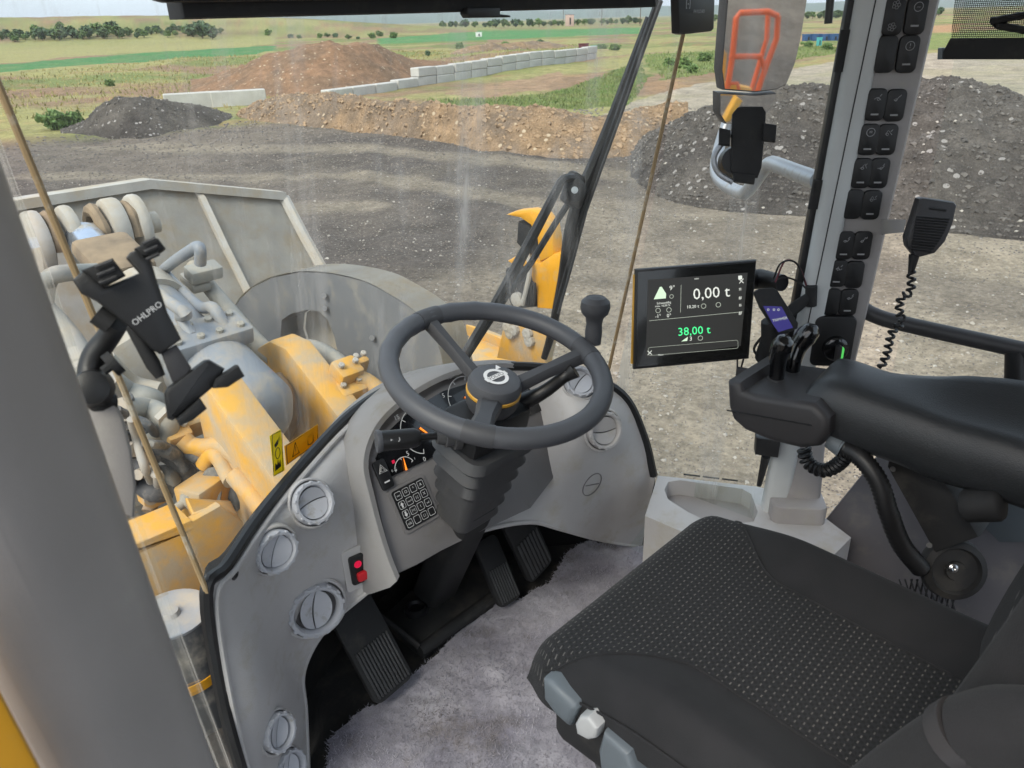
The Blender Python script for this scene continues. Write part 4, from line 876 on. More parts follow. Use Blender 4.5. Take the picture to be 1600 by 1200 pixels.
bmg = nb(); grid(bmg, [[p-V(0, 0, .12) for p in base], base, top]); SCREEN = [BVHTree.FromBMesh(bmg)]; bmg.free()
sticker('warning_sticker', 'yellow hand crush warning sticker on the windscreen', [on_glass(*p) for p in ((428, 744), (444, 735), (438, 671), (421, 681))], 'sticker_yellow', art_a)
sticker('warning_sticker', 'amber read manual warning sticker on the windscreen', [on_glass(*p) for p in ((447, 727), (497, 691), (496, 663), (444, 697))], 'sticker_amber', art_b)

# --- right hand sill with tray, side wall
sill = thing('side_console', 'pale grey moulded sill with an oblong tray right of the dashboard', 'console', (1.5, .7, 0))
zt = .31; tp = [P(a, b, 'z', zt) for a, b in ((1028, 743), (1180, 760), (1240, 772), (1330, 840), (1290, 880), (1110, 850), (1008, 806))]
hl_ = [P(a, b, 'z', zt) for a, b in ((1044, 753), (1062, 750), (1160, 764), (1174, 772), (1184, 800), (1178, 815), (1120, 822), (1075, 800), (1044, 780), (1038, 765))]
bm = nb(); prism(bm, tp, V(0, 0, -.31), holes=(hl_,)); obj('sill_body', bm, 'dash', sill)
bm = nb(); prism(bm, [p+V(0, 0, -.045) for p in hl_], V(0, 0, -.02)); obj('tray_floor', bm, 'trim_taupe', sill)
for a, b in ((1068, 1094), (1098, 1124), (1128, 1153)):
    bm = nb(); q0, q1 = P(a, 741+(a-1068)*.12, 'z', zt+.001), P(b, 741+(b-1068)*.12, 'z', zt+.001); tube(bm, [q0, q1], .0025, 6); obj('demist_slot', bm, 'black', sill)
wl = thing('side_wall_panel', 'slanting grey wall panel below the right side window', 'wall panel', (1.64, 0, 0))
bm = nb(); prism(bm, [P(1268, 838, 'x', 1.63), P(1392, 684, 'x', 1.63), P(1480, 712, 'x', 1.63), V(1.63, -.6, .46), V(1.63, -.9, 0), V(1.63, .58, 0)], V(.05, 0, 0), bev=.008); obj('panel', bm, 'wall_shaded', wl)
bm = nb(); prism(bm, [P(1480, 712, 'x', 1.58), P(1620, 750, 'x', 1.58), P(1620, 850, 'x', 1.58), P(1560, 850, 'x', 1.58), P(1500, 790, 'x', 1.58)], V(.04, 0, 0), bev=.01); obj('fender_stand_in', bm, 'lever_grey', wl)  # plain panel added in place of the rear fender top
hr = thing('handrail', 'dark curved grab rail along the right side window', 'handrail', (1.66, .3, .75))
bm = nb(); tube(bm, [P(1333, 440, 'x', 1.64), P(1345, 478, 'x', 1.65), P(1375, 496, 'x', 1.66), P(1430, 510, 'x', 1.66), P(1520, 530, 'x', 1.66), P(1640, 556, 'x', 1.66)], .0165, 14, n=5); obj('rail', bm, 'charcoal', hr)
bm = nb(); tube(bm, [P(1588, 548, 'x', 1.66), P(1586, 640, 'x', 1.65)], .02, 12); obj('post', bm, 'black', hr)

# ================================================================ THINGS IN THE CAB
# --- switch panel on the right pillar
spn = thing('switch_panel', 'grey upright panel of paired black rocker switches on the right pillar', 'switch panel', A_(1300, 540))
q0, q1 = extend(A_(1323, 430, .004), A_(1416, 0, .004), .70, 1.72)
bm = nb(); prism(bm, [q0+PXD*a+PN*b for a, b in ((-.055, -.04), (.058, -.04), (.056, .0), (.050, .008), (-.048, .008), (-.055, 0))], q1-q0, bev=.003); obj('backplate', bm, 'trim_taupe', spn)
vd = (q1-q0).normalized()
rowsS = [((1391, 25), (1426, 24)), ((1379, 84), (1413, 84)), ((1364, 162), (1394, 163)), ((1353, 216), (1381, 216)), ((1342, 268), (1369, 268)), ((1329, 316), (1357, 317)), ((1316, 380), (1343, 380)), ((1305, 423), (1331, 425)), ((1295, 467), (1322, 468))]
icon = [('fan', 'clk'), (None, '(!)'), ('K', 'Y'), ('@', 'J'), ('L', 'Z'), (None, 'F'), ('r', 'q'), ('*', None), (None, '[]')]
def glyph(bm, c, seed):
    rg = random.Random(seed); p = [(-.006, -.003)]
    for k in range(3): p.append((-.006+.004*(k+1), rg.uniform(-.005, .006)))
    tube(bm, [c+PXD*a+vd*b for a, b in p], .0006, 4)
    loopline(bm, c+PXD*rg.uniform(-.003, .003)-vd*.003, [(.0022*math.cos(t), .0022*math.sin(t)) for t in np.linspace(0, 5.2, 8)], PXD, vd, .0005)
    tube(bm, [c+PXD*.003+vd*.002, c+PXD*.006+vd*.006], .0006, 4)
for (a, b), (ia, ib) in zip(rowsS, icon):
    for (px, py), ic in ((a, ia), (b, ib)):
        c = A_(px, py, .0125); bm = nb(); rbox(bm, c, PXD, vd, .0355, .064 if py < 100 else .058, .010, .010, .0025); s = obj('rocker_switch', bm, 'black', spn)
        if ic:
            bm = nb()
            if ic in ('fan',):
                for dz in (-.018, .018):
                    for k in range(5):
                        t = k*1.257; loopline(bm, c+PN*.0104+vd*dz+PXD*.0045*math.cos(t)+vd*.0045*math.sin(t), [(.0028*math.cos(u), .0028*math.sin(u)) for u in np.linspace(0, 5.2, 6)], PXD, vd, .0005)
            else:
                if ic in ('clk', '(!)', '@'):
                    loopline(bm, c+PN*.0104+vd*.014, [(.0075*math.cos(t), .0075*math.sin(t)) for t in np.linspace(0, 6, 16)], PXD, vd, .0007)
                    text(bm, {'clk': '\u2013', '(!)': '!', '@': '='}[ic], .012, c+vd*.014, PXD, vd, lift=.0106)
                else: glyph(bm, c+vd*.013+PN*.0104, ord(ic[0]))
                quad(bm, c-vd*.017, PXD, vd, .014, .003, .0106)
            obj('marking', bm, 'grey_print', s, stuff=True)
# ignition below the switches
ig = thing('ignition_switch', 'black ignition lock with a hanging key below the rocker switches', 'ignition switch', A_(1295, 560))
c = A_(1297, 527, .006); bm = nb(); rbox(bm, c, PXD, vd, .085, .115, .022, .014, .004); obj('bezel', bm, 'black', ig)
bm = nb(); lathe(bm, [(.027, .02), (.026, .034), (.02, .038), (0, .038)], c-vd*.012+PXD*.006, PN, seg=24); obj('lock_barrel', bm, 'black_gloss', ig)
bm = nb(); rbox(bm, c-vd*.018+PXD*.008+PN*.038, PXD, vd, .012, .04, .012, .005, .002); obj('key', bm, 'charcoal', ig)
bm = nb(); rbox(bm, c-vd*.02+PXD*.016+PN*.040, PXD, vd, .004, .034, .010, .0015); obj('key_tag', bm, 'tag_glow_green', ig)  # green tag glows faintly by its own material

# --- weighing terminal
TQ = P(1085, 490, 'x', 1.40); TN = V(-.72, -.66, .22).normalized()
def T_(px, py, lift=0): return PP(px, py, TQ, TN)+TN*lift
tc_ = [T_(*p) for p in ((993, 421), (1183, 406), (1171, 561), (990, 578))]
tx = ((tc_[1]-tc_[0])+(tc_[2]-tc_[3])).normalized(); ty = TN.cross(tx); tw = ((tc_[1]-tc_[0]).length+(tc_[2]-tc_[3]).length)/2; th_ = ((tc_[0]-tc_[3]).length+(tc_[1]-tc_[2]).length)/2; to = sum(tc_, V(0, 0, 0))/4
tab = thing('weighing_terminal', 'black flat weighing display reading 0,00 t beside the right pillar', 'display', to-ty*.1)
bm = nb(); prism(bm, [p+TN*0 for p in tc_], -TN*.028, bev=.006); obj('housing', bm, 'black', tab)
bm = nb(); tube(bm, [tc_[0]-TN*.014-tx*.001-ty*.012, tc_[3]-TN*.014-tx*.001+ty*.012], .0035, 8); obj('edge_strip', bm, 'orange_gold', tab)
bm = nb(); prism(bm, [T_(*p, .0003) for p in ((997, 425), (1180, 410), (1168, 557), (994, 573))], TN*.0012); gl_ = obj('front_glass', bm, 'screen_dark', tab)
scr = [T_(*p, .0018) for p in ((1012, 437), (1168, 426), (1157, 540), (1009, 559))]
bm = nb(); bm.faces.new([bm.verts.new(p) for p in scr]); obj('lcd', bm, 'lcd_grey', gl_)
def S(px, py): return T_(px, py, .0022)
bm = nb()
text(bm, '0,00 t', .034, S(1111, 458), tx, ty); text(bm, '9\u00b0', .014, S(1050, 450), tx, ty); text(bm, '10,20 t', .0095, S(1082, 479), tx, ty); text(bm, '-1\u00b0', .011, S(1028, 494), tx, ty); text(bm, '0\u00b0', .011, S(1045, 493), tx, ty)
text(bm, 'Schwenkfkg', .0065, S(1037, 473), tx, ty); text(bm, 'max. 10,00 %', .0060, S(1035, 477.5), tx, ty); text(bm, '3', .013, S(1079, 529), tx, ty); text(bm, 'Menu', .005, S(1032, 554), tx, ty); text(bm, 'ooo', .006, S(1088, 435), tx, ty)
for y in (434, 452, 465, 477, 489): text(bm, {434: '\u25A0', 452: '\u2261', 465: '#', 477: '\u2261', 489: '#'}[y], .011, S(1156, y), tx, ty)
for px, py in ((1015, 551), (1158, 439)):
    for s in (1, -1): quad(bm, S(px, py), tx+ty*s, ty-tx*s, .013, .0014, 0)
obj('readout', bm, 'lcd_white', gl_, stuff=True)
bm = nb()
for px, py, r_ in ((1099, 478, .005), (1122, 476, .005), (1028, 485, .005), (1045, 484, .005), (1094, 528, .005), (1049, 463, .004)): loopline(bm, S(px, py), [(r_*math.cos(t), r_*math.sin(t)) for t in np.linspace(0, 6, 14)], tx, ty, .0005)
a, b = S(1064, 445), S(1063, 488); tube(bm, [a, b], .0004, 4); tube(bm, [S(1014, 501), S(1160, 487)], .0004, 4); loopline(bm, (S(1012, 546)+S(1155, 528)+S(1155, 541)+S(1010, 558))/4, rrect(tw*.76, .018, .004), tx, ty, .0003)
obj('readout_outline', bm, 'lcd_dim', gl_)
bm = nb(); text(bm, '38,00 t', .025, S(1084, 517), tx, ty); obj('total_readout', bm, 'lcd_green', gl_)
bm = nb(); cc = S(1031, 458); bm.faces.new([bm.verts.new(cc+tx*a+ty*b) for a, b in ((-.014, -.012), (.012, -.012), (.013, -.002), (.004, .014), (0, .013))]); bm.faces.new([bm.verts.new(S(1069, 530)+tx*a+ty*b) for a, b in ((-.007, -.004), (.006, -.004), (.008, .005), (.003, .002))]); obj('bucket_icon', bm, 'lcd_pale', gl_, stuff=True)
bm = nb(); m0 = T_(1183, 440, -.02); tube(bm, [m0-tx*.03-TN*.02, m0+tx*.02-TN*.03, A_(1222, 442)], [.022, .022, .018], 14); obj('mount_arm', bm, 'black', tab)
# wires coming out of the pillar
wr = thing('wiring_loop', 'thin loose wires looping out of the pillar behind the display', 'wire', A_(1255, 470))
for k, pts in enumerate((((1205, 428), (1215, 402), (1240, 405), (1258, 445)), ((1206, 432), (1222, 400), (1245, 412), (1260, 452)), ((1200, 432), (1225, 428), (1250, 440), (1262, 455)))):
    bm = nb(); tube(bm, [A_(*p, .03+.012*math.sin(i*1.6+k)) for i, p in enumerate(pts)], .0019, 6, n=6); obj('wire', bm, ('black', 'maroon', 'black')[k], wr)
bm = nb(); tube(bm, [A_(1263, 440, .03), A_(1262, 470, .03)], [.012, .012], 12); tube(bm, [A_(1262, 455, .03), A_(1240, 470, .035), A_(1222, 480, .05)], [.010, .013, .012], 10, n=3); obj('grommet', bm, 'black_matt', wr)
# handset with violet screen
HQ = P(1214, 487, 'x', 1.44)
HN = V(-.70, -.60, .40).normalized(); h_pts = [PP(px, py, HQ, HN) for px, py in ((1180, 456), (1186, 451), (1208, 449), (1216, 454), (1248, 505), (1247, 513), (1226, 523), (1216, 520), (1190, 480))]
hs = thing('payload_handset', 'black handset with a violet screen mounted between the display and levers', 'handset', PP(1235, 520, HQ, HN))
bm = nb(); prism(bm, h_pts, -HN*.024, bev=.004); obj('handset_body', bm, 'black_matt', hs)
bm = nb(); bm.faces.new([bm.verts.new(PP(px, py, HQ, HN)+HN*.0012) for px, py in ((1192, 478), (1221, 479), (1239, 512), (1216, 519), (1207, 506))]); hsc = obj('handset_screen', bm, 'violet_lcd', hs)
bm = nb(); hx_ = (PP(1232, 497, HQ, HN)-PP(1203, 503, HQ, HN)).normalized(); text(bm, 'TRIMMER', .0075, PP(1218, 499, HQ, HN)+HN*.002, hx_, HN.cross(hx_)); 
for px in (1200, 1209, 1216): loopline(bm, PP(px, 484, HQ, HN)+HN*.002, [(.002*math.cos(t), .002*math.sin(t)) for t in np.linspace(0, 5, 7)], hx_, HN.cross(hx_), .0005)
obj('screen_print', bm, 'lcd_dim', hsc)
bm = nb(); tube(bm, [PP(1212, 500, HQ, HN)-HN*.03, P(1208, 530, 'x', 1.46), P(1200, 560, 'x', 1.47)], [.022, .025, .028], 14); obj('cradle', bm, 'black', hs)
bm = nb(); tube(bm, [P(1196, 520, 'x', 1.46), P(1178, 545, 'x', 1.46), P(1190, 565, 'x', 1.46), P(1182, 585, 'x', 1.45)], .003, 6, n=5); tube(bm, [P(1162, 560, 'x', 1.45), P(1158, 575, 'x', 1.45), P(1155, 592, 'x', 1.42)], .002, 6, n=3); tube(bm, [P(1152, 560, 'x', 1.46), P(1152, 575, 'x', 1.45), P(1150, 592, 'x', 1.42)], .002, 6, n=3); obj('cable', bm, 'black', hs)

# --- lever console and armrest
arm = thing('armrest', 'charcoal padded armrest with a hydraulic lever box at its front', 'armrest', (1.33, .2, .55))
XL = 1.235
def AR(px, py, x=XL): return P(px, py, 'x', x)
rows_ = []
for y, zb, zt_, zr in ((.515, .725, .772, .778), (.497, .71, .804, .816), (.46, .705, .820, .822), (.40, .70, .816, .818), (.33, .698, .812, .832), (.27, .692, .808, .850), (.18, .695, .81, .862), (.05, .69, .80, .838), (-.15, .685, .79, .82)):
    x0, x1 = XL, XL+.145; rows_.append([V(x1-.004, y, zb+.02), V(x1-.03, y, zb), V(x0+.03, y, zb), V(x0, y, zb+.018), V(x0-.006, y, (zb+zt_)/2), V(x0, y, zt_-.03), V(x0+.016, y, zt_-.006), V(x0+.045, y, zt_+.002), V(x1-.06, y, (zt_+zr)/2+.003), V(x1-.03, y, zr), V(x1-.006, y, zr-.016), V(x1, y, zr-.04)])
g_ = loft(rows_, 2, 4); bm = nb(); n_u = len(g_[0])
vs_ = [[bm.verts.new(p) for p in r] for r in g_]
for A, C in zip(vs_, vs_[1:]):
    for j in range(n_u): bm.faces.new((A[j], A[(j+1) % n_u], C[(j+1) % n_u], C[j]))
bm.faces.new(vs_[0]); bm.faces.new(vs_[-1]); obj('pad', bm, 'arm_pad', arm, ang=60)
# lever box: outline seen from the side, given its width
sec = [(1134, 597), (1136, 636), (1143, 657), (1162, 674), (1205, 692), (1250, 703), (1278, 700), (1293, 680), (1294, 655), (1270, 632), (1225, 625), (1180, 618), (1160, 612), (1157, 597)]
bm = nb(); prism(bm, [AR(a, b, 1.20) for a, b in sec], V(.19, .0, 0.0), bev=.014, seg=3); obj('lever_box', bm, 'charcoal', arm)
bm = nb(); lt = [AR(1134, 597, 1.20), AR(1157, 597, 1.20)]; prism(bm, [AR(a, b, 1.385) for a, b in ((1150, 575), (1290, 600), (1290, 640), (1150, 625))], V(.014, 0, 0), bev=.004); obj('box_rear_wall', bm, 'charcoal', arm)
tube_ = nb(); a, b = AR(1136, 641, 1.199), AR(1268, 665, 1.199); tube(tube_, [a, b], .0015, 6); obj('box_joint', tube_, 'black', arm)
for px, py, xx, lean in ((1211, 608, 1.29, (-.004, .02)), (1236, 596, 1.345, (.012, .03))):
    b0 = P(px, py, 'x', xx); bm = nb(); lathe(bm, [(.040, -.012), (.038, -.002), (.030, .004), (.026, .012), (.018, .016), (.017, .024)], b0, V(0, 0, 1), seg=24); bt = obj('lever_gaiter', bm, 'rubber', arm)
    bm = nb(); tube(bm, [b0+V(0, 0, .012), b0+V(0, 0, .045), b0+V(lean[0], 0, .07), b0+V(lean[0]*1.6, -lean[1]*.3, .092), b0+V(lean[0]*2, -lean[1]*.6, .106), b0+V(lean[0]*2.2, -lean[1]*.8, .113)], [.0135, .0145, .0175, .0205, .0165, .004], 20, n=4); obj('lever_grip', bm, 'black_gloss', bt)
bm = nb(); tube(bm, [P(1148, 593, 'x', 1.25), P(1172, 590, 'x', 1.25)], .004, 8); lathe(bm, [(.012, 0), (.012, .008), (.006, .012), (0, .012)], P(1165, 592, 'x', 1.30), V(0, 0, 1), seg=16); obj('box_knob', bm, 'black', arm)
# stand under the armrest
bm = nb(); prism(bm, [P(a, b, 'x', 1.30) for a, b in ((1392, 705), (1450, 722), (1470, 745), (1530, 840), (1460, 865), (1385, 730))], V(.07, 0, 0), bev=.006); st = obj('stand', bm, 'black_matt', arm)
bm = nb(); prism(bm, [P(a, b, 'x', 1.39) for a, b in ((1450, 715), (1490, 722), (1530, 800), (1510, 830))], V(.03, 0, 0), bev=.004); obj('stand_brace', bm, 'trim_taupe', arm)
for px, py in ((1412, 708), (1395, 733), (1452, 852)):
    bm = nb(); cyl(bm, P(px, py, 'x', 1.30), P(px, py, 'x', 1.296), .005, seg=12); obj('bolt', bm, 'rubber', st)
bm = nb(); tube(bm, [P(1504, 790, 'x', 1.24), P(1512, 790, 'x', 1.24), P(1560, 788, 'x', 1.24), P(1570, 788, 'x', 1.24)], [.018, .027, .027, .016], 18, n=3); obj('adjusting_knob', bm, 'black_matt', arm)
bm = nb(); lathe(bm, [(.050, -.02), (.056, 0), (.053, .014), (.042, .020), (.038, .012), (.018, .012), (.016, .018), (0, .018)], P(1488, 888, 'x', 1.33), V(-.75, -.55, .35), seg=30); tl = obj('tilt_wheel', bm, 'black_matt', arm)
bm = nb(); lathe(bm, [(.008, 0), (.008, .008), (.004, .01), (0, .006)], P(1487, 886, 'x', 1.315), V(-.75, -.55, .35), seg=12); obj('bolt', bm, 'steel', tl)
# corrugated hose down from the lever box
hz_ = thing('corrugated_hose', 'black corrugated hose bending down from the lever box', 'hose', P(1430, 890, 'x', 1.28))
pth = cr([P(1312, 695, 'x', 1.245), P(1345, 715, 'x', 1.235), P(1372, 752, 'x', 1.23), P(1388, 800, 'x', 1.23), P(1408, 850, 'x', 1.25), P(1440, 890, 'x', 1.28)], 14); rr_ = [.0175 if i % 2 else .0152 for i in range(len(pth))]
bm = nb(); tube(bm, pth, rr_, 14); obj('hose', bm, 'black', hz_, ang=70)
bm = nb(); tube(bm, [P(1296, 686, 'x', 1.245), P(1318, 699, 'x', 1.245)], [.016, .020], 14); obj('hose_ferrule', bm, 'lever_grey', hz_)
cc_ = thing('coiled_cable', 'short black coiled cable looping below the lever box', 'cable', P(1290, 740, 'x', 1.33))
bm = nb(); coil(bm, [P(1256, 700, 'x', 1.36), P(1262, 722, 'x', 1.36), P(1285, 735, 'x', 1.36), P(1310, 725, 'x', 1.36), P(1330, 700, 'x', 1.35), P(1342, 675, 'x', 1.35)], .011, .0045, 20); obj('coil', bm, 'black', cc_)
# small control unit under the box, against the pillar foot
cu_ = thing('control_unit', 'small black control unit hanging against the pillar foot', 'control unit', P(1200, 715, 'x', 1.50))
bm = nb(); prism(bm, [P(a, b, 'x', 1.50) for a, b in ((1182, 684), (1220, 690), (1216, 716), (1180, 711))], V(.03, .02, 0), bev=.003); obj('casing', bm, 'black', cu_)
bm = nb(); tube(bm, [P(1197, 712, 'x', 1.52), P(1186, 758, 'x', 1.54)], [.011, .006], 8); obj('bracket', bm, 'black', cu_)

# --- radio microphone
mc = thing('radio_microphone', 'grey black radio hand microphone hung on the right pillar', 'microphone', P(1450, 400, 'x', 1.60))
MQ = P(1455, 355, 'x', 1.56); MN = V(-.80, -.58, .12).normalized()
MP = lambda a, b, k=0: PP(a, b, MQ, MN)+MN*k
bm = nb(); prism(bm, [MP(a, b) for a, b in ((1437, 311), (1443, 309), (1492, 316), (1496, 321), (1490, 350), (1478, 378), (1462, 396), (1440, 402), (1430, 400), (1419, 386), (1417, 372), (1428, 340))], -MN*.032, bev=.006); mb = obj('mic_body', bm, 'charcoal', mc)
for k in range(13):
    y = 340+k*4.2; w_ = max(0, min(1, (400-y)/46)); bm = nb(); a, b = MP(1431-k*.7, y-1, .001), MP(1483-k*2.6*(.55+.03*k), y+3, .001); tube(bm, [a, b], .0016, 5); obj('grille_rib', bm, 'black', mb)
bm = nb(); tube(bm, [MP(1452, 325, .001), MP(1478, 329, .001)], .0022, 6); obj('mic_slot', bm, 'black', mb)
bm = nb(); prism(bm, [A_(1372, 342, .0), A_(1372, 366, .0), MP(1420, 366, -.034), MP(1424, 346, -.034)], PN*.006, bev=.001); obj('bracket', bm, 'trim_taupe', mc)
bm = nb(); tube(bm, [MP(1433, 400, -.015), MP(1427, 430, -.015)], [.010, .005], 10); obj('strain_relief', bm, 'black', mb)
bm = nb(); coil(bm, [MP(1428, 425, -.015), MP(1424, 455, -.005), MP(1412, 468, -.015), MP(1408, 490, -.01), MP(1412, 505, -.01), MP(1396, 522, -.01), MP(1388, 555, -.01), MP(1378, 578, -.01)], .0062, .0030, 15); obj('cord', bm, 'black', mc)

# --- seat
seat = thing('driver_seat', 'dark cloth driver seat with a dash patterned cushion and plain bolsters', 'seat', (.93, .2, .02))
SX, SY, SW, SLn = .930, .672, .270, .63
def seat_pt(s, t):
    a = abs(s); x = SX+SW*min(a, 1.0)*(1 if s >= 0 else -1)*(1-.10*sstep(.12, -.02, np.array(t))) ; y = SY-SLn*max(t, 0)
    z = .512+.030*float(sstep(.45, .85, np.array(a)))*float(sstep(.05, .4, np.array(t)))-.02*float(sstep(.3, .9, np.array(t)))*(1-a*a*.6)
    if a > .84: z -= .055*((a-.84)/.16)**2 if a <= 1 else .055+(a-1)*1.1
    if t < .10: z -= .06*((.10-t)/.10)**2 if t >= 0 else .06+(-t)*1.4
    return V(float(x), float(y), max(z, .405))
ss = list(np.linspace(-1.045, 1.045, 61)); tt = list(np.linspace(-.035, 1.0, 61))
def plain(s, t): 
    b = 1.2 if t < .10 else (.98-.50*float(sstep(.08, .40, np.array(t)))); return abs(s) > b or abs(s) > 1.0 or t < -.005
for nm, mt_, want in (('cushion', 'seat_fabric', False), ('bolster', 'seat_plain', True)):
    bm = nb(); vs_ = [[bm.verts.new(seat_pt(s, t)) for s in ss] for t in tt]
    for i in range(60):
        for j in range(60):
            if plain((ss[j]+ss[j+1])/2, (tt[i]+tt[i+1])/2) == want: bm.faces.new((vs_[i][j], vs_[i][j+1], vs_[i+1][j+1], vs_[i+1][j]))
    for v in [v for v in bm.verts if not v.link_faces]: bm.verts.remove(v)
    obj(nm, bm, mt_, seat, ang=80)
seam = []
for sg in (-1, 1):
    bm = nb(); pts = [seat_pt(sg*(.98-.50*float(sstep(.08, .40, np.array(t)))), t)+V(0, 0, .001) for t in np.linspace(.09, 1, 40)]; tube(bm, pts, .0022, 6); obj('piping', bm, 'seat_plain', seat)
    bm = nb(); pts = [seat_pt(sg*1.0, t)+V(sg*.001, 0, .0) for t in np.linspace(.10, 1, 30)]; tube(bm, pts, .0022, 6); obj('piping', bm, 'seat_plain', seat)
bm = nb(); box(bm, V(SX, SY-.33, .36), (.50, .54, .08), bev=.02); obj('seat_pan', bm, 'black_matt', seat)
# backrest
rows_ = []
for z, yb, hw, dp in ((.44, .10, .22, .10), (.52, .115, .245, .11), (.65, .10, .255, .11), (.85, .06, .25, .10), (1.05, .02, .225, .09), (1.2, -.01, .17, .07), (1.24, -.03, .12, .04)):
    rows_.append([V(SX+hw*a, yb-dp*b, z) for a, b in ((-.8, 1.3), (-.98, .8), (-1, .25), (-.88, -.15), (-.62, -.05), (-.3, .18), (0, .24), (.3, .18), (.62, -.05), (.88, -.15), (1, .25), (.98, .8), (.8, 1.3))])
g_ = loft(rows_, 3, 4)
nC = len(g_[0])
for nm, mt_, lo_, hi_ in (('backrest', 'seat_fabric', int(nC*.34), int(nC*.66)), ('back_bolster', 'seat_plain', 0, int(nC*.34)), ('back_bolster', 'seat_plain', int(nC*.66), nC-1)):
    bm = nb(); grid(bm, [r[lo_:hi_+1] for r in g_]); obj(nm, bm, mt_, seat, ang=70)
bm = nb(); box(bm, V(SX, -.10, .8), (.42, .06, .8), bev=.02); obj('back_shell', bm, 'black_matt', seat)
# levers at the left front of the seat
bm = nb(); prism(bm, [P(a, b, 'x', .645) for a, b in ((846, 1062), (858, 1066), (896, 1104), (899, 1112), (888, 1138), (866, 1118), (847, 1092))], V(.06, 0, 0), bev=.010, seg=3); obj('height_lever', bm, 'lever_grey', seat)
bm = nb(); prism(bm, [P(a, b, 'x', .640) for a, b in ((904, 1120), (918, 1121), (932, 1140), (930, 1155), (918, 1158), (900, 1148), (897, 1132))], V(.05, 0, 0), bev=.006, seg=3); obj('tilt_button', bm, 'lever_light', seat)
bm = nb(); prism(bm, [P(a, b, 'x', .645) for a, b in ((940, 1146), (980, 1180), (1000, 1240), (940, 1240), (932, 1175))], V(.06, 0, 0), bev=.010, seg=3); obj('slide_lever', bm, 'lever_grey', seat)
bm = nb(); secs = []
for i in range(11):
    k = 1.0 if i % 2 == 0 else .9; z = .33-.03*i; secs.append([V(SX+a*k, SY-.33+b*k, z) for a, b in rrect(.44, .46, .05)])
vs_ = [[bm.verts.new(p) for p in s] for s in secs]
for A, C in zip(vs_, vs_[1:]):
    for j in range(len(A)): bm.faces.new((A[j], A[(j+1) % len(A)], C[(j+1) % len(A)], C[j]))
obj('suspension_bellows', bm, 'rubber', seat)
bm = nb(); prism(bm, [P(a, b, 'x', .76) for a, b in ((1152, 1165), (1162, 1160), (1240, 1200), (1250, 1240), (1152, 1240))], V(.025, 0, 0), bev=.004); tag(obj('seat_belt_buckle', bm, 'black'), 'black seat belt buckle standing at the left edge of the cushion', 'buckle')
bm = nb(); tube(bm, [P(1300, 1270, 'x', .60), P(1370, 1218, 'x', .60), P(1440, 1178, 'x', .60), P(1500, 1148, 'x', .60)], [.018, .021, .025, .028], 20, n=5); la = obj('side_armrest', bm, 'seat_plain', seat)
bm = nb(); tube(bm, [P(1488, 1153, 'x', .60), P(1512, 1142, 'x', .60)], [.0295, .0305], 24); obj('arm_band', bm, 'charcoal', la)
bm = nb(); tube(bm, [P(1510, 1143, 'x', .60), P(1570, 1138, 'x', .60), P(1660, 1150, 'x', .60)], [.030, .034, .036], 22, n=4); obj('arm_root', bm, 'seat_plain', la)
# net and strap between seat and wall
nt_ = thing('storage_net', 'black mesh net pocket in the gap between seat and wall', 'net', (1.5, .15, .3))
for k in range(9):
    bm = nb(); tube(bm, [P(1425+k*9, 905, 'x', 1.52), P(1405+k*9, 1000, 'x', 1.50)], .002, 5); tube(bm, [P(1405+k*9, 905, 'x', 1.52), P(1435+k*9, 1000, 'x', 1.50)], .002, 5); obj('net_cord', bm, 'black', nt_)
bm = nb(); tube(bm, [P(1428, 975, 'x', 1.45), P(1470, 970, 'x', 1.45)], .005, 8); obj('orange_tie', bm, 'orange_rail', nt_)

# --- tablet clamp on a jointed arm by the left pillar
CQ = P(230, 480, 'y', .60); CN = V(-.28, -.90, .32).normalized()
def K(px, py, k=0): return PP(px, py, CQ, CN)+CN*k
tcl = thing('tablet_holder', 'black tablet clamp with OHLPRO lettering on a bent arm by the left pillar', 'holder', K(150, 600))
bm = nb(); prism(bm, [K(*p) for p in ((113, 437), (128, 424), (150, 416), (164, 448), (218, 426), (197, 402), (203, 394), (230, 384), (243, 430), (262, 488), (284, 530), (250, 554), (236, 545), (203, 512), (150, 470), (126, 458))], -CN*.016, bev=.003); kb_ = obj('clamp_body', bm, 'black', tcl)
for pts in (((128, 424), (176, 405), (196, 431), (164, 448)), ((210, 390), (246, 374), (258, 390), (240, 403), (222, 402))):
    bm = nb(); prism(bm, [K(*p, .012) for p in pts], -CN*.02, bev=.003); j_ = obj('jaw', bm, 'black_matt', tcl)
    c = sum((K(*p, .013) for p in pts), V(0, 0, 0))/len(pts); bm = nb()
    for k in (-1, 0, 1): tube(bm, [c+(K(*pts[1])-K(*pts[0]))*.28+V(0, 0, .006*k), c-(K(*pts[1])-K(*pts[0]))*.28+V(0, 0, .006*k)], .0015, 5)
    obj('jaw_ridge', bm, 'rubber', j_)
bm = nb(); kx = (K(252, 478)-K(222, 500)).normalized(); ky = CN.cross(kx); text(bm, 'OHLPRO', .0066, K(230, 490, .0005), kx, ky); obj('lettering', bm, 'white_print', kb_)
bm = nb(); prism(bm, [K(*p, -.004) for p in ((252, 552), (276, 538), (300, 575), (288, 600), (270, 598))], -CN*.008, bev=.002); obj('slide_neck', bm, 'charcoal', tcl)
bm = nb(); prism(bm, [K(*p) for p in ((257, 616), (262, 606), (320, 563), (328, 562), (352, 576), (340, 600), (322, 615), (270, 658), (262, 655))], -CN*.016, bev=.004); obj('lower_bracket', bm, 'black', tcl)
for pts in (((336, 592), (370, 570), (380, 587), (354, 604), (332, 606)), ((275, 655), (312, 622), (322, 637), (300, 655), (280, 664))):
    bm = nb(); prism(bm, [K(*p, .012) for p in pts], -CN*.024, bev=.003); obj('jaw', bm, 'black_matt', tcl)
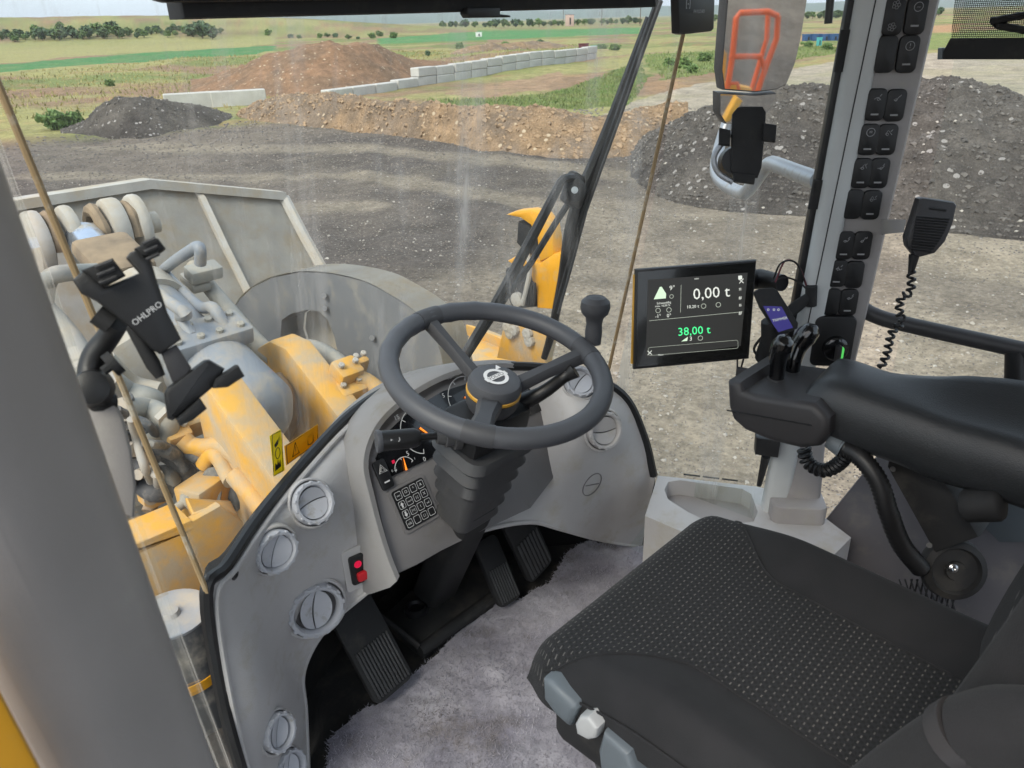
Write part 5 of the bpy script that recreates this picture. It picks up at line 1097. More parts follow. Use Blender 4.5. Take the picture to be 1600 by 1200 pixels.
bm = nb(); tube(bm, [K(182, 505, -.02), K(165, 530, -.03), K(146, 555, -.035), K(138, 582, -.035), K(142, 606, -.03)], [.0085, .009, .0095, .0095, .011], 14, n=4); obj('arm', bm, 'black', tcl)
bm = nb(); tube(bm, [K(150, 488, -.02), K(175, 505, -.02)], .009, 10); tube(bm, [K(160, 582, -.02), K(181, 566, -.02)], [.004, .004], 8); tube(bm, [K(170, 574, -.02), K(182, 565, -.02)], [.010, .010], 14); tube(bm, [K(205, 508, -.014), K(240, 570, -.014), K(252, 590, -.014)], [.005, .006, .004], 10); obj('clamp_screw', bm, 'black_matt', tcl)
bm = nb(); lathe(bm, [(0, -.015), (.013, -.010), (.016, 0), (.013, .010), (0, .015)], K(143, 610, -.03), V(-.3, -.8, .4), seg=18); tube(bm, [K(143, 610, -.03), K(150, 632, -.035), K(178, 634, -.04)], [.008, .010, .007], 12, n=3); obj('ball_joint', bm, 'black', tcl)
bm = nb(); prism(bm, [K(*p, -.03) for p in ((120, 640), (150, 630), (180, 636), (192, 660), (205, 710), (213, 770), (210, 825), (150, 800))], -CN*.02, bev=.006); obj('mount_base', bm, 'pillar_grey', tcl)

# --- phone cradle on the right pane
phq = P(1165, 225, 'x', 1.42); PHN = V(-.80, -.52, .25).normalized()
Q = lambda a, b, k=0: PP(a, b, phq, PHN)+PHN*k
phh = thing('phone_holder', 'empty black phone cradle stuck on the glass in front of the side mirror', 'holder', Q(1160, 285))
bm = nb(); prism(bm, [Q(*p) for p in ((1152, 168), (1158, 166), (1192, 166), (1197, 175), (1196, 200), (1190, 262), (1184, 278), (1150, 278), (1142, 265), (1143, 205), (1144, 178))], -PHN*.012, bev=.003); pb = obj('cradle_plate', bm, 'black_matt', phh)
for pts in (((1124, 200), (1141, 204), (1140, 228), (1123, 226)), ((1193, 193), (1213, 196), (1211, 222), (1191, 220)), ((1146, 270), (1180, 274), (1178, 288), (1146, 284))):
    bm = nb(); prism(bm, [Q(*p, .008) for p in pts], -PHN*.022, bev=.002); obj('jaw', bm, 'black_matt', phh)
bm = nb(); tube(bm, [Q(1144, 205, -.012), Q(1122, 232, -.014), Q(1116, 250, -.014), Q(1124, 270, -.014), Q(1146, 284, -.012)], .006, 8, n=4); obj('cradle_ring', bm, 'silver_tube', phh)
bm = nb(); cyl(bm, Q(1150, 250, -.012), Q(1150, 250, -.05), .026, .032, 20); obj('suction_cup', bm, 'black', phh)
# --- tag hanging from the header, sun blind on the right window
tg = thing('toll_box', 'black box with faint pale lettering hanging at the header', 'box', P(1088, 50, 'y', .92))
bm = nb(); prism(bm, [P(a, b, 'y', .92) for a, b in ((1060, -20), (1062, 52), (1068, 54), (1112, 49), (1116, 45), (1118, -20))], V(0, .02, 0), bev=.003); obj('casing', bm, 'black', tg)
bm = nb(); xx = (P(1112, 10, 'y', .92)-P(1064, 12, 'y', .92)); text(bm, 'PAYLOAD', .009, P(1092, 18, 'y', .917), V(1, 0, 0), V(0, 0, 1)); text(bm, '[-]', .018, P(1075, 5, 'y', .917), V(1, 0, 0), V(0, 0, 1)); obj('print', bm, 'grey_print', tg)
bm = nb(); tube(bm, [P(1300, -30, 'x', 1.58), P(1294, 37, 'x', 1.58)], .0075, 10); tag(obj('blind_pull', bm, 'black'), 'short black rod hanging beside the switch pillar top', 'rod')
sbm = thing('sun_blind', 'dark perforated roller blind pulled partway down the right window', 'blind', P(1550, 90, 'x', 1.62))
def blind_mat():
    m, t, b = _nt('blind_mesh'); l = t.links.new; o = t.nodes['Material Output']; b.inputs['Base Color'].default_value = (.012, .011, .010, 1); b.inputs['Roughness'].default_value = .8
    tc = N(t, 'ShaderNodeTexCoord'); sx = N(t, 'ShaderNodeSeparateXYZ'); l(tc.outputs['Object'], sx.inputs[0]); r = []
    for i in (1, 2):
        a = N(t, 'ShaderNodeMath', operation='MULTIPLY'); a.inputs[1].default_value = 330; l(sx.outputs[i], a.inputs[0]); f_ = N(t, 'ShaderNodeMath', operation='FRACT'); l(a.outputs[0], f_.inputs[0]); g = N(t, 'ShaderNodeMath', operation='GREATER_THAN'); g.inputs[1].default_value = .36; l(f_.outputs[0], g.inputs[0]); r.append(g)
    mm = N(t, 'ShaderNodeMath', operation='MULTIPLY'); l(r[0].outputs[0], mm.inputs[0]); l(r[1].outputs[0], mm.inputs[1])
    tr = N(t, 'ShaderNodeBsdfTransparent'); mx_ = N(t, 'ShaderNodeMixShader'); l(mm.outputs[0], mx_.inputs[0]); l(b.outputs[0], mx_.inputs[1]); l(tr.outputs[0], mx_.inputs[2]); l(mx_.outputs[0], o.inputs[0]); MAT['blind_mesh'] = m
blind_mat()
B_ = lambda a, b, x=1.62: P(a, b, 'x', x)
bm = nb(); grid(bm, [[B_(1497, -60), B_(1700, -60)], [B_(1486, 60), B_(1700, 60)]]); obj('blind_cloth', bm, 'blind_mesh', sbm)
bm = nb(); prism(bm, [B_(1484, 60), B_(1700, 58), B_(1700, 93), B_(1466, 93)], V(.012, 0, 0), bev=.003); obj('bottom_bar', bm, 'black_matt', sbm)
bm = nb(); prism(bm, [B_(1465, 75, 1.618), B_(1473, 75, 1.618), B_(1472, 93, 1.618), B_(1464, 93, 1.618)], V(.018, 0, 0), bev=.002); obj('end_cap', bm, 'lever_grey', sbm)
bm = nb(); tube(bm, [B_(1690, 8, 1.605), B_(1548, 33, 1.605), B_(1560, 40, 1.605), B_(1690, 62, 1.605)], .006, 8); obj('pull_strap', bm, 'black', sbm)

# ================================================================ FRONT OF THE LOADER AND OUTSIDE PARTS
# --- bucket
BKX0, BKX1 = -.68, 2.50; CX = .91
bk = thing('bucket', 'wide dusty grey loader bucket seen over its back plate', 'bucket', (CX, 4.3, GZ))
prof = [(4.50, .0), (4.32, -.18), (4.12, -.36), (3.95, -.58), (3.86, -.85), (3.90, -1.15), (4.08, -1.40), (4.4, -1.55), (5.0, -1.62), (5.9, -1.62)]
def top_z(x):
    a = abs(x-CX); return .62-(.0 if a < .78 else (a-.78)/(1.59-.78)*.20)
def bprof(x):
    dz = top_z(x); o = []
    for i, (y, z) in enumerate(prof):
        f_ = max(0, 1-i/4); o.append(V(x, y, z+(dz+.0)*f_+(.25*(1-f_))))
    return o
xs_ = [BKX0, -.3, .13, .5, .91, 1.3, 1.69, 2.1, BKX1]
bm = nb(); grid(bm, [bprof(x) for x in xs_]); bmesh.ops.solidify(bm, geom=bm.faces[:], thickness=.03); obj('back_plate', bm, 'dusty_steel', bk, ang=25)
for x in (BKX0, BKX1):
    bm = nb(); pr = bprof(x); prism(bm, [p for p in pr]+[V(x, 5.9, -1.2), V(x, 5.3, -.2)], V(-.03 if x < 0 else .03, 0, 0)); obj('side_plate', bm, 'dusty_steel', bk)
    bm = nb(); tube(bm, [p+V(0, -.015, 0) for p in pr[:6]], .035, 8); obj('edge_bar', bm, 'dusty_steel', bk)
for x in (1.94,):
    bm = nb(); pr = bprof(x); prism(bm, [p+V(0, -.002, 0) for p in pr[:7]]+[p+V(0, -.07, -.04) for p in pr[:7]][::-1], V(.035, 0, 0)); obj('back_rib', bm, 'dusty_steel', bk)
bm = nb(); tps = [V(x, 4.5, top_z(x)+.02) for x in (BKX0, CX-.78, CX+.78, BKX1)]
for a, b in zip(tps, tps[1:]):
    d = (b-a).normalized(); prism(bm, [a+V(0, -.05, .02), a+V(0, .05, .02), a+V(0, .05, -.03), a+V(0, -.05, -.03)], b-a)
obj('spill_edge', bm, 'dusty_steel', bk)
# --- lift arm on the right: curved plate with a window
AX = 1.46
la_ = thing('lift_arm', 'big curved grey lift arm plate with a rounded window', 'lift arm', (AX, 2.4, GZ))
Lp = lambda a, b, x=AX: P(a, b, 'x', x)
outl = [Lp(*p) for p in ((366, 482), (376, 466), (395, 449), (425, 434), (470, 425), (520, 428), (570, 440), (604, 457), (646, 484), (680, 520), (697, 585), (700, 680), (630, 720), (540, 640), (470, 610), (420, 590), (385, 545))]
win = [Lp(*p) for p in ((440, 500), (455, 490), (480, 484), (500, 487), (512, 500), (522, 525), (530, 560), (525, 580), (470, 575), (448, 555), (438, 525))]
bm = nb(); prism(bm, outl, V(.11, 0, 0), holes=(win,)); obj('arm_plate', bm, 'arm_steel', la_)
bm = nb(); e_ = cr(outl[:11], 4); grid(bm, [[p+V(-.004, 0, .004) for p in e_], [p+V(.12, 0, .004) for p in e_]]); bmesh.ops.solidify(bm, geom=bm.faces[:], thickness=.012); obj('top_flange', bm, 'dusty_steel', la_)
bm = nb(); prism(bm, [p+V(.12, .0, 0) for p in win], V(.02, 0, 0)); obj('cross_tube_end', bm, 'dusty_steel', la_)
for px, py in ((506, 462), (507, 482), (581, 528)):
    bm = nb(); cyl(bm, Lp(px, py, AX-.001), Lp(px, py, AX-.02), .010, seg=10); obj('grease_point', bm, 'arm_steel', la_)
# --- tilt cylinder and bell crank in the middle
tcy = thing('tilt_cylinder', 'fat blue grey tilt cylinder lying between the yellow frame towers', 'hydraulic cylinder', (CX, 2.4, -.3))
T0, TE = V(CX, 2.02, .36), V(CX, 3.16, .70)
ax_ = (TE-T0).normalized(); T1 = T0+ax_*.33; T2b = T0+ax_*.62
bm = nb(); tube(bm, [T0-ax_*.10, T0-ax_*.07, T0-ax_*.02, T1-ax_*.05], [.05, .10, .132, .132], 36); obj('barrel', bm, 'blue_steel', tcy)
upv = V(1, 0, 0).cross(ax_); upv = upv if upv.z > 0 else -upv
bm = nb(); box(bm, T1-ax_*.07+upv*.115, (.26, .13, .06), Matrix((V(1, 0, 0), ax_, upv)).transposed(), bev=.010); fl = obj('port_flange', bm, 'blue_steel', tcy)
for sx_ in (-.10, -.03, .03, .10):
    for sy_ in (-.035, .035):
        bm = nb(); q = T1-ax_*.07+upv*.145+V(sx_, 0, 0)+ax_*sy_; lathe(bm, [(.012, 0), (.012, .010), (.007, .012), (0, .008)], q, upv, seg=8); obj('bolt', bm, 'pale_hose', fl)
bm = nb(); tube(bm, [T1-ax_*.06, T2b], [.105, .105], 32); obj('forward_barrel', bm, 'blue_steel', tcy)
bm = nb(); tube(bm, [T2b, T2b+ax_*.10], [.125, .125], 30); obj('gland', bm, 'dusty_steel', tcy)
bm = nb(); tube(bm, [T2b+ax_*.08, TE], .068, 26); obj('rod', bm, 'chrome_rod', tcy)
for dx, pts in ((.10, ((355, 512), (310, 478), (262, 432), (258, 420), (300, 390), (312, 388), (313, 412))), (-.06, ((328, 522), (290, 490), (262, 470), (240, 450)))):
    bm = nb(); tube(bm, [T1-ax_*.07+upv*.13+V(dx*.65, 0, 0), T1-ax_*.0+upv*.16+V(dx*.65, 0, 0)]+[P(a, b, 'x', CX+dx) for a, b in pts[1:]], .019, 12, n=5); obj('supply_pipe', bm, 'blue_steel', tcy)
bm = nb(); tube(bm, [P(300, 415, 'x', CX+.25), P(345, 470, 'x', CX+.25), P(400, 535, 'x', CX+.25), P(430, 560, 'x', CX+.25)], [.026, .03, .033, .033], 14, n=4); obj('return_pipe', bm, 'pale_hose', tcy)
bm = nb(); box(bm, P(318, 425, 'x', CX+.22), (.12, .07, .05), Matrix.Rotation(.3, 3, 'X'), bev=.010); box(bm, P(305, 440, 'x', CX+.2), (.07, .11, .035), Matrix.Rotation(.3, 3, 'X'), bev=.01); obj('pipe_clamp', bm, 'pale_hose', tcy)
bm = nb(); tube(bm, [P(70, 470, 'x', CX-.30), P(75, 440, 'x', CX-.30), P(92, 428, 'x', CX-.28), P(150, 424, 'x', CX-.15)], .026, 12, n=5); obj('left_pipe', bm, 'pale_hose', tcy)
bm = nb(); tube(bm, [P(60, 470, 'x', CX-.3), P(110, 530, 'x', CX-.3), P(165, 620, 'x', CX-.3)], [.033, .036, .036], 14, n=4); obj('left_hose', bm, 'pale_hose', tcy)
bc = thing('bell_crank', 'muddy double plate bell crank where the polished rod meets the bucket', 'linkage', (CX, 3.5, -.2))
def crank(px, py, r, x0, x1, name='crank_plate', mt='dusty_steel'):
    c = TE+V(0, .05, 0); q = []
    for t in np.linspace(0, 2*math.pi, 20, endpoint=False): q.append(V(0, r*math.cos(t), r*math.sin(t)*1.15))
    bm = nb(); prism(bm, [V(CX+x0, c.y, c.z)+p for p in q]+[], V(x1-x0, 0, 0), bev=.02); return obj(name, bm, mt, bc)
for x0, x1 in ((-.34, -.22), (-.10, .0), (.20, .34), (.40, .50)): crank(0, 0, .108, x0*.5, x1*.5)
for x0 in (-.22, .10, .34):
    bm = nb(); c = TE+V(0, .05, 0); pts = [V(CX+x0*.5+.02, c.y+.074*math.cos(t), c.z+.086*math.sin(t)) for t in np.linspace(-.4, 3.4, 9)]; tube(bm, pts, [random.uniform(.018, .03) for _ in pts], 8, n=3); obj('mud_cake', bm, 'mud', bc)
bm = nb(); c = TE+V(0, .05, 0); cyl(bm, V(CX-.25, c.y, c.z+.0), V(CX+.30, c.y, c.z+.0), .042, seg=22); pn = obj('pivot_pin', bm, 'dusty_steel', bc)
bm = nb(); box(bm, TE-ax_*.28+upv*.06, (.20, .26, .07), Matrix((V(1, 0, 0), ax_, upv)).transposed(), bev=.025); obj('clevis_cover', bm, 'mud', bc)

# --- yellow front frame
ff = thing('front_frame', 'yellow loader front frame with two towers, pipes and cross box', 'loader frame', (CX, 1.9, GZ))
def tower(x, edge, wd, name='tower_plate', deep=.9, top=.012):
    """upright plate under a bright sloping top edge"""
    q = [P(a, b, 'x', x) for a, b in edge]; lo_ = [V(p.x, p.y, p.z-deep) for p in q][::-1]
    bm = nb(); prism(bm, q+lo_, V(wd, 0, 0), bev=.012); return obj(name, bm, 'yellow_paint', ff)
tower(CX-.20, ((300, 612), (322, 607), (345, 640), (400, 715), (452, 790), (500, 860)), .10)
tower(CX+.22, ((398, 545), (420, 533), (445, 545), (480, 590), (530, 655), (600, 740)), .10)
tower(CX+.78, ((566, 540), (585, 535), (600, 545), (640, 590), (700, 650)), .09, deep=.5)
tower(CX+.60, ((628, 552), (640, 556), (700, 590), (760, 620)), .07, deep=.4)
for px, py, x in ((352, 690, CX-.31), (300, 680, CX-.36)):
    pass
# mud caked between cylinder and towers
bm = nb(); tube(bm, [P(425, 590, 'x', CX+.17), P(440, 620, 'x', CX+.17), P(445, 660, 'x', CX+.17), P(430, 700, 'x', CX+.17)], [.035, .045, .045, .035], 12, n=4); obj('mud_cake', bm, 'mud', ff)
bm = nb(); tube(bm, [P(345, 600, 'x', CX-.14), P(372, 650, 'x', CX-.14), P(400, 700, 'x', CX-.14), P(420, 750, 'x', CX-.14)], [.03, .04, .04, .03], 12, n=4); obj('mud_cake', bm, 'mud', ff)
# floor of the frame well
bm = nb(); box(bm, V(CX, 2.3, -1.05), (1.5, 1.6, .12), bev=.02); obj('well_floor', bm, 'mud', ff)
# yellow pipes
for pts, r_ in ((((285, 686, 1.92), (300, 698, 1.9), (322, 700, 1.86), (345, 697, 1.82), (370, 712, 1.76), (405, 750, 1.68), (428, 778, 1.62)), .026), (((318, 728, 1.85), (330, 712, 1.83), (342, 716, 1.8), (355, 740, 1.76), (362, 752, 1.73)), .022), (((368, 742, 1.72), (390, 768, 1.66), (412, 796, 1.6)), .028), (((555, 590, 2.0), (575, 598, 1.98), (600, 618, 1.93), (640, 650, 1.85)), .030)):
    bm = nb(); tube(bm, [P(a, b, 'y', c) for a, b, c in pts], r_, 14, n=5); obj('pipe', bm, 'yellow_paint', ff)
# flange blocks
for px, py, x, s in ((276, 684, 1.95, (.07, .06, .08)), (302, 668, 1.98, (.10, .03, .07)), (540, 585, 2.02, (.09, .08, .09)), (545, 615, 2.0, (.10, .07, .09)), (562, 578, 2.05, (.05, .03, .11))):
    bm = nb(); box(bm, P(px, py, 'y', x), s, Matrix.Rotation(.5, 3, 'X'), bev=.012); o = obj('flange_block', bm, 'yellow_paint', ff)
    bm = nb(); c = P(px, py, 'y', x)
    for sx_ in (-1, 1): lathe(bm, [(.010, 0), (.010, .01), (.006, .012), (0, .010)], c+V(sx_*s[0]*.3, -s[1]*.3, s[2]*.5), V(0, -.5, .86), seg=8)
    obj('bolt', bm, 'dusty_steel', o)
# hoses running forward on the right
for pts, r_, x in ((((455, 543), (490, 545), (520, 560), (545, 580)), .032, CX+.4), (((470, 580), (500, 600), (535, 612), (560, 625)), .028, CX+.37), (((480, 560), (490, 590), (480, 620)), .012, CX+.35)):
    bm = nb(); tube(bm, [P(a, b, 'x', x) for a, b in pts], r_, 14, n=5); obj('hose', bm, 'pale_hose', ff)
# cross box at the hinge: nearest part below the left pane
bx = thing('hinge_box', 'orange yellow steel box of the articulation hinge with a lifting eye', 'frame box', (.55, 1.75, GZ))
fy = 1.62
Bp = lambda a, b, y=fy: P(a, b, 'y', y)
f_o = [Bp(*p) for p in ((150, 880), (300, 815), (345, 790), (380, 815), (400, 900), (420, 1150), (150, 1150))]
bm = nb(); prism(bm, f_o, V(0, .03, 0), bev=.006); obj('face_plate', bm, 'yellow_paint', bx)
bm = nb(); t_ = f_o[:4]; prism(bm, [t_[0]+V(0, .0, .004), t_[1]+V(0, 0, .004), t_[1]+V(0, .10, .01), t_[0]+V(0, .10, .01)], V(0, 0, -.03), bev=.004); obj('top_plate', bm, 'yellow_paint', bx)
bm = nb(); prism(bm, [t_[1]+V(.01, .02, .004), t_[2]+V(0, .02, .004), t_[3]+V(0, .02, .004), t_[3]+V(.02, .10, .01), t_[1]+V(.03, .10, .01)], V(0, 0, -.05), bev=.006); obj('gusset', bm, 'yellow_paint', bx)
bm = nb(); e_ = [P(a, b, 'y', 1.98) for a, b in ((222, 772), (262, 752), (268, 782), (240, 796), (226, 792))]; prism(bm, e_, V(0, .05, 0), bev=.006); ey = obj('lifting_eye', bm, 'yellow_paint', bx)
bm = nb(); c = P(236, 776, 'y', 1.975); lathe(bm, [(.022, 0), (.022, .008), (.014, .009), (.012, 0)], c, V(0, -1, 0), seg=18); obj('eye_bush', bm, 'dusty_steel', ey)
bm = nb(); box(bm, P(320, 776, 'y', 1.80), (.11, .09, .10), Matrix.Rotation(.35, 3, 'Z'), bev=.008); obj('rod_block', bm, 'yellow_paint', bx)
bm = nb(); tube(bm, [P(205, 842, 'y', 1.78), P(285, 788, 'y', 1.79), P(290, 785, 'y', 1.79), P(302, 778, 'y', 1.79), P(312, 774, 'y', 1.79), P(338, 764, 'y', 1.80)], [.012, .012, .026, .026, .014, .014], 12); obj('steering_lock_rod', bm, 'pale_hose', bx)
# dark corrugated hose and small hoses over the hinge
mh = thing('hinge_hoses', 'bundle of grey hydraulic hoses crossing the articulation hinge', 'hoses', (.6, 2.0, GZ))
pth = cr([P(240, 745, 'y', 2.02), P(275, 748, 'y', 2.0), P(310, 752, 'y', 1.98), P(345, 772, 'y', 1.94), P(380, 800, 'y', 1.9)], 18); bm = nb(); tube(bm, pth, [.034 if i % 2 else .030 for i in range(len(pth))], 16); obj('corrugated_hose', bm, 'dark_hose', mh, ang=70)
for pts, r_, mt_ in ((((205, 690), (235, 702), (262, 712), (292, 735), (300, 748)), .022, 'dark_hose'), (((180, 740), (215, 755), (240, 770), (262, 768)), .026, 'dark_hose'), (((235, 760), (240, 742), (262, 738), (272, 752)), .020, 'pale_hose'), (((190, 640), (230, 640), (258, 655), (262, 680)), .032, 'pale_hose'), (((170, 660), (195, 680), (222, 690), (250, 680)), .018, 'pale_hose'), (((200, 620), (212, 650), (230, 690), (245, 720)), .013, 'dark_hose'), (((325, 660), (340, 700), (355, 745)), .014, 'dusty_steel'), (((355, 705), (372, 720), (380, 735)), .011, 'dark_hose'), (((180, 700), (215, 712), (240, 735)), .02, 'dark_hose'), (((250, 690), (268, 700), (285, 722), (290, 745)), .016, 'dark_hose'), (((195, 665), (235, 668), (262, 690), (280, 700)), .014, 'dark_hose')):
    bm = nb(); tube(bm, [P(a, b, 'y', 1.98+.05*math.sin(i*1.9)) for i, (a, b) in enumerate(pts)], r_, 12, n=5); obj('hose', bm, mt_, mh)
for pts, r_, mt_, y0 in ((((182, 640), (205, 652), (232, 664), (250, 690)), .012, 'dark_hose', 1.95), (((196, 704), (232, 700), (262, 706), (290, 720)), .018, 'dark_hose', 1.92), (((188, 676), (212, 690), (238, 694), (262, 700), (290, 735)), .012, 'dark_hose', 1.88), (((205, 655), (214, 690), (226, 730), (236, 752)), .011, 'pale_hose', 1.86), (((180, 720), (205, 728), (228, 728), (250, 745)), .020, 'dark_hose', 1.95), (((215, 742), (232, 735), (246, 742), (248, 756)), .014, 'pale_hose', 1.85), (((262, 700), (285, 708), (306, 716), (318, 730)), .013, 'dark_hose', 1.9), (((170, 590), (200, 612), (235, 622), (262, 640)), .03, 'pale_hose', 2.15), (((165, 560), (205, 598), (250, 610)), .026, 'dusty_steel', 2.25), (((330, 745), (350, 752), (372, 778), (380, 792)), .026, 'dark_hose', 1.8), (((232, 800), (245, 770), (262, 760)), .02, 'mud', 2.1)):
    bm = nb(); tube(bm, [P(a, b, 'y', y0+.03*math.sin(i*2.3)) for i, (a, b) in enumerate(pts)], r_, 12, n=5); obj('hose', bm, mt_, mh)
for px, py, y0, s in ((206, 700, 1.9, .022), (226, 712, 1.9, .02), (262, 655, 1.95, .036)):
    bm = nb(); cyl(bm, P(px-3, py-2, 'y', y0), P(px+4, py+3, 'y', y0-.02), s, seg=6); obj('hose_nut', bm, 'dusty_steel', mh)
bm = nb(); tube(bm, [P(340, 790, 'y', 1.75), P(346, 760, 'y', 1.78), P(362, 745, 'y', 1.85), P(395, 720, 'y', 1.95)], .006, 6, n=4); obj('tie_wire', bm, 'pale_hose', mh)
bm = nb(); box(bm, P(296, 727, 'y', 2.03), (.035, .02, .10), Matrix.Rotation(.1, 3, 'Y'), bev=.004); obj('tag_label', bm, 'pale_hose', mh)
for px, py, s in ((200, 680, .05), (240, 660, .045), (195, 720, .045)):
    bm = nb(); box(bm, P(px, py, 'y', 2.05), (s*1.4, s, s), Matrix.Rotation(px*.1, 3, 'Z') @ Matrix.Rotation(.4, 3, 'X'), bev=.006); obj('fitting', bm, 'arm_steel', mh)
bm = nb(); prism(bm, [P(a, b, 'y', 2.4) for a, b in ((150, 560), (215, 520), (290, 540), (300, 610), (215, 640), (150, 640))], V(0, .1, .0), bev=.02); obj('guard_plate', bm, 'dusty_steel', mh)
# upright filter can with yellow straps
fc = thing('filter_can', 'tall dusty grey canister with orange straps below the left pane', 'canister', P(275, 1200, 'y', 1.45))
c1 = P(268, 962, 'y', 1.42); c1.z = c1.z; c0 = c1+V(0, .02, -.72)
bm = nb(); tube(bm, [c0, c1+V(0, 0, -.02), c1], [.085, .085, .078], 32); obj('can', bm, 'dark_hose', fc)
bm = nb(); lathe(bm, [(.079, .0), (.079, .006), (.06, .008), (.05, .003), (.02, .004), (.016, .014), (0, .014)], c1, V(0, 0, 1), seg=30); obj('lid', bm, 'blue_steel', fc)
for k in (.14, .33, .40):
    bm = nb(); lathe(bm, [(.0855, -.012), (.089, -.012), (.089, .012), (.0855, .012)], c1-V(0, 0, k)+V(0, .02*k/.72, 0), V(0, 0, 1), seg=30); obj('strap', bm, 'yellow_clean', fc)

# --- work light bracket on the right front wing
WX_ = 2.2
wl_ = thing('work_light', 'orange yellow headlight housing with grille on the right front wing', 'work light', P(840, 560, 'x', WX_))
W_ = lambda a, b, x=WX_: P(a, b, 'x', x)
def shell(pts, dx, mt, name, bev=.012): bm = nb(); prism(bm, [W_(*p) for p in pts], V(dx, 0, 0), bev=bev); return obj(name, bm, mt, wl_)
shell(((788, 336), (806, 329), (828, 327), (848, 334), (860, 350), (864, 372), (864, 400), (842, 410), (838, 372), (828, 352), (812, 341)), .06, 'yellow_clean', 'hood')
shell(((791, 408), (812, 396), (842, 411), (864, 396), (876, 396), (874, 420), (862, 484), (838, 482), (836, 444), (830, 440), (828, 416), (806, 418)), .06, 'yellow_clean', 'bracket')
shell(((808, 346), (826, 354), (836, 372), (840, 394), (824, 400), (806, 380)), .05, 'black_matt', 'lamp', .012)
shell(((789, 420), (826, 416), (836, 446), (838, 480), (800, 484), (787, 450)), .05, 'black_matt', 'lamp', .012)
for k in range(6):
    bm = nb(); tube(bm, [W_(818+k*3.5, 442, WX_-.02), W_(816+k*3.5, 478, WX_-.02)], .006, 5); obj('guard_bar', bm, 'black', wl_)
bm = nb(); tube(bm, [W_(824, 395, WX_-.03), W_(828, 420, WX_-.03), W_(824, 445, WX_-.03), W_(816, 476, WX_-.03)], .010, 8, n=4); obj('cable', bm, 'dusty_steel', wl_)
bm = nb(); lathe(bm, [(.03, 0), (.03, .02), (0, .03)], W_(811, 467, WX_-.01), V(-1, 0, 0), seg=14); obj('bolt', bm, 'dusty_steel', wl_)
wg = thing('wing', 'yellow front wing and bolted bracket plate under the work light', 'wing', P(800, 570, 'x', 2.0))
bm = nb(); prism(bm, [P(a, b, 'x', 2.16) for a, b in ((785, 512), (800, 500), (850, 512), (862, 520), (850, 575), (775, 560))], V(.05, 0, 0), bev=.01); bp_ = obj('bracket_plate', bm, 'yellow_paint', wg)
for px, py in ((796, 510), (806, 515), (800, 520), (827, 520), (830, 532)):
    bm = nb(); lathe(bm, [(.024, 0), (.024, .02), (.012, .024), (0, .02)], P(px, py, 'x', 2.16), V(-1, 0, .1), seg=8); obj('bolt', bm, 'dusty_steel', bp_)
t4 = [P(a, b, 'z', -.36) for a, b in ((738, 510), (748, 508), (842, 545), (852, 556), (870, 590), (760, 600), (715, 560), (726, 540))]
bm = nb(); prism(bm, t4, V(0, 0, -.06), bev=.015); obj('wing_top', bm, 'yellow_paint', wg)
bm = nb(); a, b = P(738, 508, 'z', -.30), P(850, 552, 'z', -.30); prism(bm, [a, b, b+V(0, 0, -.07), a+V(0, 0, -.07)], V(-.02, .04, 0), bev=.006); obj('wing_rib', bm, 'yellow_paint', wg)

# --- wiper outside the screen
wp = thing('wiper', 'black pantograph wiper parked along the right edge of the windscreen', 'wiper', P(730, 560, 'y', 1.42))
def wy(py): return 1.17+.27*(py/560)
Wi = lambda a, b, k=0: P(a, b, 'y', wy(b)+k)
def strip(name, pts, r, mt='black', n=0, seg=8, k=0): bm = nb(); tube(bm, [Wi(a, b, k) for a, b in pts], r, seg, n=n); return obj(name, bm, mt, wp)
strip('arm', ((1016, 28), (985, 110), (955, 190), (925, 262), (908, 300), (890, 360), (878, 440), (862, 520), (850, 560)), [.012, .013, .015, .016, .017, .015, .013, .013, .010], n=4)
strip('blade', ((1030, 0), (1003, 75), (968, 175), (935, 265), (912, 330), (888, 420), (868, 490)), [.010]*7, n=3, k=-.02)
strip('blade_rubber', ((1033, 0), (1006, 75), (972, 175), (939, 265), (916, 330), (892, 420), (872, 490)), .004, 'rubber', k=-.035)
bm = nb(); c = Wi(898, 297); box(bm, c, (.075, .03, .085), Matrix.Rotation(.5, 3, 'Y'), bev=.012); lathe(bm, [(.03, -.03), (.03, .03), (.02, .035), (0, .035)], c, (EYE-c), seg=20); hd_ = obj('arm_head', bm, 'black', wp)
bm = nb(); lathe(bm, [(.009, 0), (.009, .006), (0, .007)], c+(EYE-c).normalized()*.036, EYE-c, seg=12); obj('pin', bm, 'steel', hd_)
strip('drive_rod', ((898, 277), (880, 280), (868, 300), (850, 335), (805, 420), (770, 480), (735, 540), (722, 562)), [.009, .011, .012, .013, .015, .012, .014, .014], n=3)
strip('follower_rod', ((892, 312), (870, 345), (830, 410), (790, 465), (760, 510), (728, 560)), [.009]*6)

# --- mirror on its arm, with the orange railing it shows standing behind the cab
MPT = P(1190, 70, 'x', 2.6); MNO = V(-.455, -.878, -.149).normalized()
mi = thing('side_mirror', 'grey framed rear view mirror on a bent tube outside the right pane', 'mirror', P(1170, 300, 'x', 2.5))
Mi = lambda a, b, k=0: PP(a, b, MPT, MNO)+MNO*k
mm_, t_m, b_m = _nt('mirror_glass'); b_m.inputs['Metallic'].default_value = 1; b_m.inputs['Roughness'].default_value = .03; b_m.inputs['Base Color'].default_value = (.86, .86, .85, 1); MAT['mirror_glass'] = mm_
up_o = ((1143, -90), (1268, -90), (1262, 0), (1252, 62), (1243, 100), (1230, 132), (1215, 141), (1180, 145), (1130, 141), (1126, 110), (1130, 60))
lo_o = ((1124, 146), (1180, 149), (1214, 146), (1206, 168), (1190, 186), (1160, 196), (1134, 194), (1124, 178))
